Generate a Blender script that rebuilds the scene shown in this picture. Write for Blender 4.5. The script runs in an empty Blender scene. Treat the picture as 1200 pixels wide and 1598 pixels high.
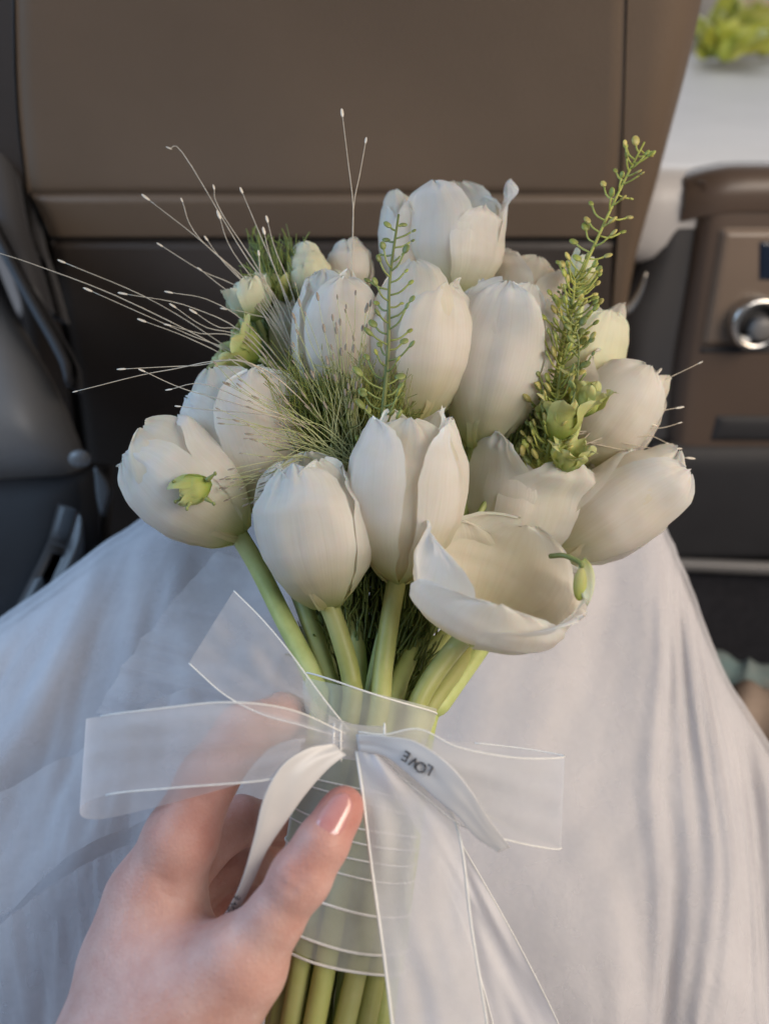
import bpy, bmesh, math, random
import numpy as np
from mathutils import Vector, noise as mnoise

# ------------------------------------------------------------------ camera, world, lamps
sc = bpy.context.scene
COL = sc.collection
R_ = math.radians
PITCH = 35.0
FPX = 799.0 / math.tan(R_(30))
CAM = Vector((0, 0, 1.05))
FWD = Vector((0, math.cos(R_(PITCH)), -math.sin(R_(PITCH))))
UPV = Vector((0, math.sin(R_(PITCH)), math.cos(R_(PITCH))))
RGT = Vector((1, 0, 0))

cam_d = bpy.data.cameras.new("camera")
cam = bpy.data.objects.new("camera", cam_d)
COL.objects.link(cam)
cam.location = CAM
cam.rotation_euler = (R_(90 - PITCH), 0, 0)
cam_d.sensor_fit = 'VERTICAL'
cam_d.sensor_height = 24
cam_d.angle_y = R_(60)
cam_d.clip_start = 0.01
cam_d.clip_end = 100
cam_d.dof.use_dof = True
cam_d.dof.focus_distance = 0.40
cam_d.dof.aperture_fstop = 3.1
sc.camera = cam

w = bpy.data.worlds.new("World")
sc.world = w
w.use_nodes = True
bg = w.node_tree.nodes["Background"]
bg.inputs[0].default_value = (0.80, 0.86, 1.0, 1)
bg.inputs[1].default_value = 0.13

def lamp(name, loc, target, size, sizey, power, color):
    d = bpy.data.lights.new(name, 'AREA')
    d.shape = 'RECTANGLE'; d.size = size; d.size_y = sizey
    d.energy = power; d.color = color
    o = bpy.data.objects.new(name, d); COL.objects.link(o)
    o.location = loc
    o.rotation_euler = (Vector(target) - Vector(loc)).to_track_quat('-Z', 'Y').to_euler()
    return o
lamp("left_window_light", (-0.72, 0.34, 1.20), (0.0, 0.34, 0.76), 0.7, 0.5, 4.6, (0.46, 0.69, 1.0))
lamp("right_window_light", (0.80, 0.12, 1.28), (0.08, 0.42, 0.84), 0.6, 0.5, 4.8, (1.0, 0.79, 0.58))
lamp("rear_fill_light", (0.60, -0.22, 1.38), (0.12, 0.48, 0.90), 0.6, 0.4, 4.7, (1.0, 0.94, 0.88))  # unseen lamp, set close at right to grade the light over the seat
lamp("windscreen_light", (0.55, 2.1, 1.75), (0.36, 0.95, 0.85), 1.2, 0.6, 8.5, (0.95, 0.97, 1.0))

sc.view_settings.view_transform = 'Standard'
sc.view_settings.look = 'None'
sc.view_settings.exposure = 0.30
sc.view_settings.gamma = 1.0
sc.render.engine = 'CYCLES'
sc.cycles.max_bounces = 10
sc.cycles.transparent_max_bounces = 24
sc.cycles.use_denoising = True
sc.cycles.caustics_reflective = False
sc.cycles.caustics_refractive = False

rng = random.Random(7)

# ------------------------------------------------------------------ helpers
def ray(px, py):
    return FWD + RGT * ((px - 600) / FPX) + UPV * ((799 - py) / FPX)
def P(px, py, d):
    return CAM + ray(px, py) * d
def PP(t):
    return P(*t)
def on_plane(px, py, o, n, off=0.0):
    """point of a world plane (through o, normal n) seen at a photo pixel"""
    r = ray(px, py)
    return CAM + r * (((o + n * off) - CAM).dot(n) / r.dot(n))

def catmull(pts, n):
    """resample a polyline of Vectors (any dimension) with a Catmull-Rom spline"""
    pts = [np.array(p, float) for p in pts]
    if len(pts) == 2:
        return [pts[0] + (pts[1] - pts[0]) * (i / (n - 1)) for i in range(n)]
    P_ = [2 * pts[0] - pts[1]] + pts + [2 * pts[-1] - pts[-2]]
    m = len(pts) - 1
    out = []
    for i in range(n):
        x = i / (n - 1) * m
        k = min(int(x), m - 1); t = x - k
        a, b, c, d = P_[k:k + 4]
        out.append(0.5 * ((2 * b) + (c - a) * t + (2 * a - 5 * b + 4 * c - d) * t * t + (3 * b - 3 * c + d - a) * t ** 3))
    return out
def lerp_tab(tab, x):
    if x <= tab[0][0]: return tab[0][1]
    for (a, b), (c, d) in zip(tab, tab[1:]):
        if x <= c:
            t = (x - a) / (c - a); t = t * t * (3 - 2 * t) * 0.5 + t * 0.5
            return b + (d - b) * t
    return tab[-1][1]
def smooth(a, b, x):
    t = max(0.0, min(1.0, (x - a) / (b - a))); return t * t * (3 - 2 * t)

def mesh_obj(name, verts, faces, mat=None, parent=None, uvs=None, shade=True, origin=None):
    me = bpy.data.meshes.new(name)
    if parent is not None and origin is None:
        origin = parent.get('_o', None)
        origin = Vector(origin) if origin is not None else Vector((0, 0, 0))
        vs = [tuple(Vector(v) - origin) for v in verts]
        loc = (0, 0, 0)
    elif origin is not None:
        vs = [tuple(Vector(v) - Vector(origin)) for v in verts]; loc = tuple(origin)
    else:
        c = sum((Vector(v) for v in verts), Vector()) / max(1, len(verts))
        vs = [tuple(Vector(v) - c) for v in verts]; loc = tuple(c)
    me.from_pydata(vs, [], faces)
    if uvs is not None:
        ul = me.uv_layers.new(name="UVMap")
        li = np.zeros(len(me.loops), dtype=np.int32); me.loops.foreach_get("vertex_index", li)
        ul.data.foreach_set("uv", np.asarray(uvs, dtype=np.float32)[li].ravel())
    if shade:
        me.polygons.foreach_set("use_smooth", [True] * len(me.polygons))
    me.update()
    o = bpy.data.objects.new(name, me); COL.objects.link(o)
    if mat: me.materials.append(mat)
    if parent is not None:
        o.parent = parent; o['_o'] = tuple(parent.get('_o', (0, 0, 0)))
    else:
        o['_o'] = loc; o.location = loc
    return o
def thing(name, loc, label, cat, group=None):
    o = bpy.data.objects.new(name, None); COL.objects.link(o)
    o.empty_display_size = 0.01
    o.location = loc; o['_o'] = tuple(loc)
    o['label'] = label; o['category'] = cat
    if group: o['group'] = group
    return o
def tag(o, label, cat, group=None):
    o['label'] = label; o['category'] = cat
    if group: o['group'] = group
    return o
def structure(o):
    o['kind'] = 'structure'; return o
def stuff(o):
    o['kind'] = 'stuff'; return o
def solid(o, t, off=0.0):
    m = o.modifiers.new("thickness", 'SOLIDIFY'); m.thickness = t; m.offset = off
    return o

class MB:
    """collects geometry for one mesh"""
    def __init__(s): s.v = []; s.f = []; s.uv = []
    def grid(s, rows, close_v=False):
        b = len(s.v); n = len(rows); m = len(rows[0])
        for i, r in enumerate(rows):
            for j, p in enumerate(r):
                s.v.append(tuple(p)); s.uv.append((j / max(1, m - 1), i / max(1, n - 1)))
        for i in range(n - 1):
            for j in range(m - (0 if close_v else 1)):
                j2 = (j + 1) % m
                s.f.append((b + i * m + j, b + i * m + j2, b + (i + 1) * m + j2, b + (i + 1) * m + j))
    def tube(s, pts, rad, seg=8, n=None, cap=True):
        if n: pts = catmull(pts, n)
        pts = [Vector(p) for p in pts]
        N = len(pts)
        up = Vector((0.3, 0.2, 0.93)); rows = []
        for i, p in enumerate(pts):
            t = (pts[min(i + 1, N - 1)] - pts[max(i - 1, 0)])
            if t.length < 1e-9: t = Vector((0, 0, 1))
            t.normalize()
            a = up - t * up.dot(t)
            if a.length < 1e-4: a = Vector((1, 0, 0)) - t * t.x
            a.normalize(); up = a
            b_ = t.cross(a)
            r = rad(i / (N - 1)) if callable(rad) else rad
            rows.append([p + (a * math.cos(k / seg * 2 * math.pi) + b_ * math.sin(k / seg * 2 * math.pi)) * r for k in range(seg)])
        b = len(s.v)
        s.grid(rows, close_v=True)
        if cap:
            s.f.append(tuple(b + k for k in range(seg))[::-1])
            s.f.append(tuple(b + (N - 1) * seg + k for k in range(seg)))
    def ball(s, c, r, ax=None, sx=1.0, sz=1.0, seg=8, rings=6, flat=None):
        """ellipsoid: long axis ax scaled sz, flattened along flat by sx"""
        c = Vector(c); ax = Vector(ax or (0, 0, 1)).normalized()
        f = Vector(flat or (0.31, -0.9, 0.2)); f = f - ax * f.dot(ax)
        if f.length < 1e-4: f = Vector((1, 0, 0)) - ax * ax.x
        f.normalize(); g = ax.cross(f)
        rows = []
        for i in range(rings + 1):
            th = math.pi * i / rings
            rr = max(1e-3, math.sin(th))
            rows.append([c + ax * (-math.cos(th) * r * sz) + (f * math.cos(k / seg * 2 * math.pi) * sx + g * math.sin(k / seg * 2 * math.pi)) * (rr * r) for k in range(seg)])
        s.grid(rows, close_v=True)
    def build(s, name, mat, parent=None, **k):
        return mesh_obj(name, s.v, s.f, mat, parent, s.uv, **k)

# ------------------------------------------------------------------ materials
def new_mat(name):
    m = bpy.data.materials.new(name); m.use_nodes = True
    nt = m.node_tree; nt.nodes.clear()
    out = nt.nodes.new("ShaderNodeOutputMaterial")
    return m, nt, out
def nd(nt, t, **k):
    n = nt.nodes.new(t)
    for a, v in k.items(): setattr(n, a, v)
    return n
def ramp(nt, fac, stops, interp='LINEAR'):
    r = nd(nt, "ShaderNodeValToRGB"); r.color_ramp.interpolation = interp
    e = r.color_ramp.elements
    while len(e) < len(stops): e.new(0.5)
    for el, (p, c) in zip(e, stops):
        el.position = p; el.color = (*c, 1) if len(c) == 3 else c
    nt.links.new(fac, r.inputs[0]); return r.outputs[0]
def coords(nt, kind="Object", scale=(1, 1, 1)):
    tc = nd(nt, "ShaderNodeTexCoord"); mp = nd(nt, "ShaderNodeMapping")
    mp.inputs["Scale"].default_value = scale
    nt.links.new(tc.outputs[kind], mp.inputs[0]); return mp.outputs[0]
def noise_tex(nt, vec, scale, detail=3, rough=0.5, dist=0.0):
    n = nd(nt, "ShaderNodeTexNoise"); n.inputs["Scale"].default_value = scale
    n.inputs["Detail"].default_value = detail; n.inputs["Roughness"].default_value = rough
    n.inputs["Distortion"].default_value = dist
    nt.links.new(vec, n.inputs["Vector"]); return n.outputs[0]
def mixc(nt, fac, a, b, mode='MIX'):
    m = nd(nt, "ShaderNodeMix", data_type='RGBA', blend_type=mode)
    for s, v in ((m.inputs[0], fac), (m.inputs[6], a), (m.inputs[7], b)):
        if hasattr(v, "links"): nt.links.new(v, s)
        elif isinstance(v, (int, float)): s.default_value = v
        else: s.default_value = (*v, 1)
    return m.outputs[2]
def bump(nt, h, strength=0.2, dist=0.001):
    b = nd(nt, "ShaderNodeBump"); b.inputs["Strength"].default_value = strength
    b.inputs["Distance"].default_value = dist
    nt.links.new(h, b.inputs["Height"]); return b.outputs[0]
def principled(nt, color, rough=0.5, normal=None, **k):
    p = nd(nt, "ShaderNodeBsdfPrincipled")
    if hasattr(color, "links"): nt.links.new(color, p.inputs["Base Color"])
    else: p.inputs["Base Color"].default_value = (*color, 1)
    if hasattr(rough, "links"): nt.links.new(rough, p.inputs["Roughness"])
    else: p.inputs["Roughness"].default_value = rough
    if normal is not None: nt.links.new(normal, p.inputs["Normal"])
    for a, v in k.items(): p.inputs[a.replace("_", " ")].default_value = v
    return p
def simple(name, c1, c2, scale=40, rough=0.5, bumps=0.15, bdist=0.0006, bscale=None, **k):
    m, nt, out = new_mat(name)
    v = coords(nt)
    n1 = noise_tex(nt, v, scale, 4, 0.6)
    col = ramp(nt, n1, [(0.3, c1), (0.7, c2)])
    n2 = noise_tex(nt, v, bscale or scale * 8, 4, 0.6)
    p = principled(nt, col, rough, bump(nt, n2, bumps, bdist), **k)
    nt.links.new(p.outputs[0], out.inputs[0]); return m

def petal_mat(name, base, low, body, tip, trans=0.58):
    """creamy petal: greener claw, faint lengthwise veins, light passes through"""
    m, nt, out = new_mat(name)
    uv = nd(nt, "ShaderNodeTexCoord")
    sep = nd(nt, "ShaderNodeSeparateXYZ"); nt.links.new(uv.outputs["UV"], sep.inputs[0])
    info = nd(nt, "ShaderNodeObjectInfo")
    along = ramp(nt, sep.outputs[1], [(0.0, base), (0.13, low), (0.34, body), (1.0, tip)])
    mp = nd(nt, "ShaderNodeMapping"); mp.inputs["Scale"].default_value = (44, 1.8, 1)
    nt.links.new(uv.outputs["UV"], mp.inputs[0])
    add = nd(nt, "ShaderNodeVectorMath", operation='ADD')
    nt.links.new(mp.outputs[0], add.inputs[0]); nt.links.new(info.outputs["Random"], add.inputs[1])
    mul = nd(nt, "ShaderNodeVectorMath", operation='MULTIPLY'); mul.inputs[1].default_value = (9, 9, 9)
    nt.links.new(info.outputs["Random"], mul.inputs[0]); nt.links.new(mul.outputs[0], add.inputs[1])
    vein = noise_tex(nt, add.outputs[0], 1.0, 5, 0.62)
    vcol = ramp(nt, vein, [(0.30, (0.95, 0.94, 0.915)), (0.62, (1.0, 1.0, 1.0))])
    col = mixc(nt, 0.8, along, vcol, 'MULTIPLY')
    blotch = noise_tex(nt, coords(nt, "Object"), 60, 3, 0.5)
    bc = ramp(nt, blotch, [(0.35, (0.95, 0.93, 0.89)), (0.6, (1, 1, 1))])
    col = mixc(nt, 0.8, col, bc, 'MULTIPLY')
    nrm = bump(nt, vein, 0.22, 0.0007)
    p = principled(nt, col, 0.46, nrm, Subsurface_Weight=0.3, Subsurface_Scale=0.006)
    p.inputs["Specular IOR Level"].default_value = 0.3
    t = nd(nt, "ShaderNodeBsdfTranslucent"); nt.links.new(col, t.inputs[0]); nt.links.new(nrm, t.inputs["Normal"])
    mx = nd(nt, "ShaderNodeMixShader"); mx.inputs[0].default_value = trans
    nt.links.new(p.outputs[0], mx.inputs[1]); nt.links.new(t.outputs[0], mx.inputs[2])
    nt.links.new(mx.outputs[0], out.inputs[0]); return m

def stalk_mat(name, c1, c2, c3, rough=0.45):
    m, nt, out = new_mat(name)
    info = nd(nt, "ShaderNodeObjectInfo")
    v = coords(nt, "Object", (1, 1, 1))
    n1 = noise_tex(nt, v, 38, 4, 0.6)
    col = ramp(nt, n1, [(0.3, c1), (0.5, c2), (0.72, c3)])
    hs = nd(nt, "ShaderNodeHueSaturation")
    rr = nd(nt, "ShaderNodeMapRange"); rr.inputs[3].default_value = 0.72; rr.inputs[4].default_value = 1.2
    nt.links.new(info.outputs["Random"], rr.inputs[0]); nt.links.new(rr.outputs[0], hs.inputs["Value"])
    nt.links.new(col, hs.inputs["Color"])
    uvv = coords(nt, "UV", (14, 2.5, 1))
    st = noise_tex(nt, uvv, 1.0, 3, 0.5)
    p = principled(nt, hs.outputs[0], rough, bump(nt, st, 0.25, 0.0006), Subsurface_Weight=0.08, Subsurface_Scale=0.003)
    t = nd(nt, "ShaderNodeBsdfTranslucent"); nt.links.new(hs.outputs[0], t.inputs[0])
    mx = nd(nt, "ShaderNodeMixShader"); mx.inputs[0].default_value = 0.15
    nt.links.new(p.outputs[0], mx.inputs[1]); nt.links.new(t.outputs[0], mx.inputs[2])
    nt.links.new(mx.outputs[0], out.inputs[0]); return m

def sheer_mat(name, color, opacity, weave=900, var=0.25, rough=0.6, crinkle=1.0):
    """sheer woven cloth: part of the light goes straight through between the threads"""
    m, nt, out = new_mat(name)
    v = coords(nt, "Object")
    n1 = noise_tex(nt, v, 22, 4, 0.55)
    n2 = noise_tex(nt, v, weave, 2, 0.5)
    op = nd(nt, "ShaderNodeMapRange"); op.inputs[1].default_value = 0.3; op.inputs[2].default_value = 0.7
    op.inputs[3].default_value = opacity * (1 - var); op.inputs[4].default_value = min(1, opacity * (1 + var))
    nt.links.new(n1, op.inputs[0])
    lw = nd(nt, "ShaderNodeLayerWeight"); lw.inputs[0].default_value = 0.35
    ad = nd(nt, "ShaderNodeMath", operation='MULTIPLY_ADD', use_clamp=True)
    ad.inputs[1].default_value = 0.30
    nt.links.new(lw.outputs["Facing"], ad.inputs[0]); nt.links.new(op.outputs[0], ad.inputs[2])
    cr = noise_tex(nt, v, 75, 5, 0.6, 0.6); mxn = nd(nt, 'ShaderNodeMath', operation='MULTIPLY_ADD'); mxn.inputs[1].default_value = crinkle
    nt.links.new(cr, mxn.inputs[0]); nt.links.new(n2, mxn.inputs[2])
    nrm = bump(nt, mxn.outputs[0], 0.3, 0.0006)
    d = principled(nt, color, rough, nrm)
    d.inputs["Specular IOR Level"].default_value = 0.25
    t = nd(nt, "ShaderNodeBsdfTranslucent"); t.inputs[0].default_value = (*color, 1)
    mx = nd(nt, "ShaderNodeMixShader"); mx.inputs[0].default_value = 0.4
    nt.links.new(d.outputs[0], mx.inputs[1]); nt.links.new(t.outputs[0], mx.inputs[2])
    tr = nd(nt, "ShaderNodeBsdfTransparent")
    m2 = nd(nt, "ShaderNodeMixShader")
    nt.links.new(ad.outputs[0], m2.inputs[0]); nt.links.new(tr.outputs[0], m2.inputs[1]); nt.links.new(mx.outputs[0], m2.inputs[2])
    nt.links.new(m2.outputs[0], out.inputs[0]); return m

def skin_mat():
    m, nt, out = new_mat("skin")
    v = coords(nt, "Object")
    n1 = noise_tex(nt, v, 70, 5, 0.65)
    col = ramp(nt, n1, [(0.28, (0.53, 0.28, 0.225)), (0.55, (0.60, 0.362, 0.305)), (0.75, (0.65, 0.43, 0.37))])
    at = nd(nt, "ShaderNodeAttribute"); at.attribute_name = "flush"
    col = mixc(nt, at.outputs["Fac"], col, (0.46, 0.16, 0.13))
    n2 = noise_tex(nt, v, 420, 4, 0.65)
    vo = nd(nt, "ShaderNodeTexVoronoi", feature='DISTANCE_TO_EDGE'); vo.inputs["Scale"].default_value = 520
    nt.links.new(v, vo.inputs["Vector"])
    a = nd(nt, "ShaderNodeMath", operation='ADD'); nt.links.new(n2, a.inputs[0]); nt.links.new(vo.outputs[0], a.inputs[1])
    p = principled(nt, col, 0.48, bump(nt, a.outputs[0], 0.4, 0.0006), Subsurface_Weight=0.18, Subsurface_Scale=0.006)
    p.inputs["Subsurface Radius"].default_value = (1.0, 0.35, 0.2)
    p.inputs["Specular IOR Level"].default_value = 0.35
    nt.links.new(p.outputs[0], out.inputs[0]); return m

M = {}
M['petal'] = petal_mat("white_petal", (0.52, 0.56, 0.22), (0.74, 0.72, 0.54), (0.88, 0.85, 0.80), (0.90, 0.89, 0.87))
M['petal_in'] = petal_mat("cream_petal", (0.66, 0.62, 0.30), (0.80, 0.74, 0.56), (0.88, 0.83, 0.73), (0.89, 0.86, 0.79))
M['petal_green'] = petal_mat("greenish_petal", (0.30, 0.40, 0.12), (0.50, 0.56, 0.26), (0.70, 0.71, 0.50), (0.78, 0.77, 0.64), 0.35)
M['petal_lime'] = petal_mat("lime_petal", (0.25, 0.36, 0.08), (0.38, 0.47, 0.10), (0.52, 0.57, 0.18), (0.62, 0.62, 0.32), 0.35)
M['stem'] = stalk_mat("stem_green", (0.34, 0.40, 0.13), (0.45, 0.51, 0.19), (0.55, 0.60, 0.28))
M['stem_yellow'] = stalk_mat("stem_yellow_green", (0.40, 0.43, 0.12), (0.50, 0.52, 0.17), (0.58, 0.58, 0.24))
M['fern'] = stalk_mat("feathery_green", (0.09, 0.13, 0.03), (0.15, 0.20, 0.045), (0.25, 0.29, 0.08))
M['fern_light'] = stalk_mat("light_green", (0.25, 0.30, 0.06), (0.36, 0.40, 0.09), (0.46, 0.46, 0.12))
M['pod'] = stalk_mat("pod_green", (0.16, 0.21, 0.06), (0.24, 0.29, 0.09), (0.32, 0.36, 0.14))
M['pod_gold'] = stalk_mat("pod_golden", (0.40, 0.36, 0.10), (0.48, 0.43, 0.14), (0.55, 0.50, 0.20))
M['straw'] = simple("pale_straw", (0.42, 0.36, 0.27), (0.58, 0.52, 0.42), 120, 0.5)
M['straw_green'] = simple("green_straw", (0.36, 0.39, 0.15), (0.52, 0.52, 0.27), 120, 0.5)
M['seed'] = simple("pale_seed", (0.60, 0.54, 0.44), (0.74, 0.69, 0.60), 200, 0.45)
M['seed_dark'] = simple("dark_seed", (0.20, 0.17, 0.13), (0.33, 0.28, 0.22), 200, 0.5)
M['organza'] = sheer_mat("organza", (0.80, 0.79, 0.81), 0.34, 900, 0.35)
M['organza_wrap'] = sheer_mat("organza_wrap", (0.84, 0.86, 0.82), 0.42, 900, 0.3)
M['organza_dense'] = sheer_mat("organza_tail", (0.86, 0.85, 0.88), 0.70, 900, 0.2)
M['thread'] = simple("ribbon_edge_thread", (0.80, 0.79, 0.74), (0.86, 0.85, 0.82), 300, 0.45)
M['satin'] = simple("white_satin", (0.56, 0.55, 0.545), (0.63, 0.62, 0.61), 30, 0.38, 0.08, 0.0003, 500, Sheen_Weight=0.3)
M['ink'] = simple("black_print", (0.02, 0.02, 0.022), (0.035, 0.035, 0.04), 300, 0.5)
M['skin'] = skin_mat()
M['nail'] = simple("pink_nail_polish", (0.50, 0.20, 0.19), (0.60, 0.31, 0.29), 60, 0.22, 0.03, 0.0002, 200, Coat_Weight=0.8)
M['underskirt'] = simple("white_satin_lining", (0.56, 0.54, 0.555), (0.62, 0.60, 0.615), 9, 0.6, 0.5, 0.003, 70)
M['tulle'] = sheer_mat("white_tulle", (0.74, 0.74, 0.77), 0.32, 700, 0.45, 0.6, 6.0)
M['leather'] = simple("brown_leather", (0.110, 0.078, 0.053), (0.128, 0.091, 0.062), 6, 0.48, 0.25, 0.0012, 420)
M['leather_shade'] = simple("shaded_brown_leather", (0.034, 0.027, 0.022), (0.044, 0.034, 0.028), 6, 0.5, 0.25, 0.0012, 420)  # brown leather darkened to paint the shade low and left on the seat
M['stitch'] = simple("seam_thread", (0.055, 0.041, 0.032), (0.07, 0.052, 0.04), 200, 0.7)
M['plastic_dark'] = simple("black_plastic", (0.012, 0.012, 0.014), (0.020, 0.020, 0.023), 12, 0.65, 0.2, 0.0006, 700)
M['plastic_grey'] = simple("grey_trim", (0.135, 0.132, 0.132), (0.16, 0.157, 0.155), 8, 0.42, 0.2, 0.0006, 600)
M['plastic_mid'] = simple("charcoal_trim", (0.03, 0.03, 0.033), (0.042, 0.042, 0.046), 8, 0.6, 0.2, 0.0006, 600)
M['trim_dim'] = simple("dim_grey_trim", (0.045, 0.044, 0.046), (0.06, 0.059, 0.061), 8, 0.4)
M['taupe'] = simple("taupe_trim", (0.15, 0.112, 0.084), (0.18, 0.133, 0.10), 9, 0.34, 0.15, 0.0005, 500)
M['console'] = simple("brown_console_trim", (0.075, 0.052, 0.039), (0.092, 0.064, 0.048), 9, 0.4, 0.15, 0.0006, 500)
M['lid'] = simple("pale_leather_lid", (0.44, 0.43, 0.43), (0.50, 0.49, 0.49), 9, 0.4, 0.25, 0.001, 380)
M['chrome'] = simple("satin_chrome", (0.55, 0.53, 0.50), (0.62, 0.60, 0.57), 60, 0.25, 0.03, 0.0002, 300, Metallic=1.0)
M['screen'] = simple("dark_display_glass", (0.008, 0.014, 0.03), (0.012, 0.02, 0.04), 20, 0.08, 0.0)
M['carpet'] = simple("black_carpet", (0.010, 0.010, 0.014), (0.022, 0.022, 0.028), 120, 0.95, 0.6, 0.002, 600)
M['dash'] = simple("glare_dashboard", (0.50, 0.46, 0.40), (0.58, 0.54, 0.48), 6, 0.5)  # cream tone stands in for windscreen glare behind the leaves
M['teal'] = simple("teal_cloth", (0.10, 0.19, 0.20), (0.30, 0.30, 0.28), 26, 0.8, 0.4, 0.002, 200)
M['beige'] = simple("beige_cloth", (0.26, 0.20, 0.16), (0.33, 0.26, 0.21), 20, 0.8, 0.4, 0.002, 200)
M['leaf'] = stalk_mat("bright_leaf", (0.40, 0.46, 0.05), (0.52, 0.56, 0.08), (0.66, 0.66, 0.18))

# ------------------------------------------------------------------ generic shapes
def pillow(name, left, right, mat, parent, plane=None, off=0.0, nu=18, nv=16, edge=(0.12, 0.12, 0.12, 0.12), deep=0.03, back=0.0, puff=0.0, rough=0.0):
    """upholstered or moulded panel: lofted between two edge lines (photo pixels on a plane, or px,py,depth),
    rounded over at its edges (left, right, top, bottom share) and closed at the back"""
    def conv(t):
        if plane is not None: return on_plane(t[0], t[1], plane[0], plane[1], off)
        return P(*t)
    L = [Vector(p) for p in catmull([conv(t) for t in left], nu)]
    Rr = [Vector(p) for p in catmull([conv(t) for t in right], nu)]
    if plane is not None: n = plane[1]
    else:
        n = (Rr[nu // 2] - L[nu // 2]).cross(L[-1] - L[0]).normalized()
        if n.dot(CAM - L[0]) < 0: n = -n
    rows = []
    def prof(x, e):
        if e <= 0 or x >= e: return 0.0
        q = 1 - x / e
        return 1 - math.sqrt(max(0.0, 1 - q * q))
    us = sorted(set([0, .01, .03, .06, .1, .9, .94, .97, .99, 1] + [i / (nu - 1) for i in range(nu)]))
    vs = sorted(set([0, .01, .03, .06, .1, .9, .94, .97, .99, 1] + [i / (nv - 1) for i in range(nv)]))
    def at(line, u):
        x = u * (nu - 1); k = min(int(x), nu - 2); return line[k].lerp(line[k + 1], x - k)
    for u in us:
        a, b = at(L, u), at(Rr, u); row = []
        for v in vs:
            dpt = max(prof(v, edge[0]), prof(1 - v, edge[1]), prof(u, edge[2]), prof(1 - u, edge[3]))
            p = a.lerp(b, v)
            d_ = -deep * dpt + puff * math.sin(math.pi * v) * math.sin(math.pi * u)
            if rough: d_ += rough * mnoise.noise(p * 9)
            row.append(p + n * d_)
        rows.append(row)
    mb = MB(); mb.grid(rows)
    if back > 0:                                   # close: side walls and back
        nU, nV = len(us), len(vs)
        ring = [i * nV for i in range(nU)] + [(nU - 1) * nV + j for j in range(1, nV)] + [i * nV + nV - 1 for i in range(nU - 2, -1, -1)] + [j for j in range(nV - 2, 0, -1)]
        b0 = len(mb.v)
        for k in ring:
            mb.v.append(tuple(Vector(mb.v[k]) - n * back)); mb.uv.append((0, 0))
        for i in range(len(ring)):
            j = (i + 1) % len(ring)
            mb.f.append((ring[i], b0 + i, b0 + j, ring[j]))
        mb.f.append(tuple(range(b0, b0 + len(ring))))
    return mb.build(name, mat, parent)

def box_mb(mb, c, sx, sy, sz, rot=None, bev=0.0):
    pass

# ------------------------------------------------------------------ car interior
floor_mb = MB()
floor_mb.grid([[(x, y, 0.10 + 0.004 * mnoise.noise(Vector((x * 8, y * 8, 0)))) for x in np.linspace(-1.0, 1.2, 30)] for y in np.linspace(-0.6, 2.6, 30)])
structure(floor_mb.build("car_floor", M['carpet']))

# front seat, seen from behind: top leans towards the rear passenger
tilt = R_(11)
SN = Vector((0, -math.cos(tilt), -math.sin(tilt)))
SO = Vector((0, 0.66, 0.87))
SPL = (SO, SN)
seat = thing("front_seat", (0, 0.72, 0.3), "back of the brown leather front seat in front of the bouquet", "car seat")
pillow("back_panel", [(20, -220), (22, -60), (26, 150), (44, 303)], [(985, -220), (981, -60), (974, 150), (966, 303)], M['leather'], seat, SPL, 0.0, edge=(0.02, 0.006, 0.01, 0.02), deep=0.003, back=0.05, puff=-0.012, rough=0.004)
pillow("side_bolster", [(985.5, -220), (981.5, -60), (974.5, 150), (966.5, 330), (950, 560), (930, 900)], [(1185, -220), (1138, -40), (1095, 130), (1040, 320), (985, 520), (950, 900)], M['leather'], seat, SPL, -0.001, edge=(0.0, 0.75, 0.0, 0.0), deep=0.05, back=0.08, rough=0.004)
pillow("middle_panel", [(46, 308), (62, 340), (76, 374)], [(966, 308), (966, 340), (964, 374)], M['leather'], seat, SPL, 0.003, edge=(0.02, 0.01, 0.14, 0.08), deep=0.006, back=0.04)
pillow("seat_pocket", [(78, 379), (95, 480), (120, 620), (170, 1000)], [(963, 379), (958, 480), (950, 620), (930, 1000)], M['leather_shade'], seat, SPL, -0.002, edge=(0.02, 0.01, 0.008, 0.0), deep=0.008, back=0.06, puff=0.02, rough=0.006)
pillow("left_bolster", [(-260, -220), (-200, 0), (-120, 200), (-50, 380), (20, 560), (70, 1000)], [(19, -220), (21, -60), (25, 150), (45, 308), (93, 480), (150, 1000)], M['leather_shade'], seat, SPL, -0.004, edge=(0.6, 0.0, 0.0, 0.0), deep=0.07, back=0.06)
def seam(name, a, b, off, parent):
    mb = MB(); mb.tube([on_plane(*a, SO, SN, off), on_plane(*b, SO, SN, off)], 0.0016, 6, 12)
    return mb.build(name, M['stitch'], parent)
seam("seam", (983, -200), (968, 302), -0.004, seat)
seam("seam", (50, 305), (966, 305), -0.005, seat)

# centre console between the front seats
con = thing("centre_console", (0.40, 0.95, 0.1), "brown centre console with knob and pale armrest at the right", "console")
CO, CN = Vector((0.3, 0.70, 0.8)), Vector((0, -math.cos(R_(6)), math.sin(R_(6))))
CPL = (CO, CN)
pillow("console_back", [(1096, 306), (1082, 400), (1056, 580), (1040, 760), (1030, 885)], [(1420, 306), (1410, 400), (1390, 580), (1360, 760), (1350, 885)], M['console'], con, CPL, 0.0, edge=(0.10, 0.05, 0.03, 0.0), deep=0.02, back=0.12)
plate = pillow("control_plate", [(1128, 358), (1118, 420), (1108, 480), (1098, 541)], [(1330, 358), (1330, 420), (1328, 480), (1326, 541)], M['taupe'], con, CPL, 0.006, edge=(0.05, 0.05, 0.06, 0.06), deep=0.006, back=0.02)
pillow("display", [(1186, 378), (1185, 438)], [(1300, 378), (1299, 438)], M['screen'], plate, CPL, 0.008, edge=(0.05, 0.05, 0.08, 0.08), deep=0.002, back=0.006)
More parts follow.
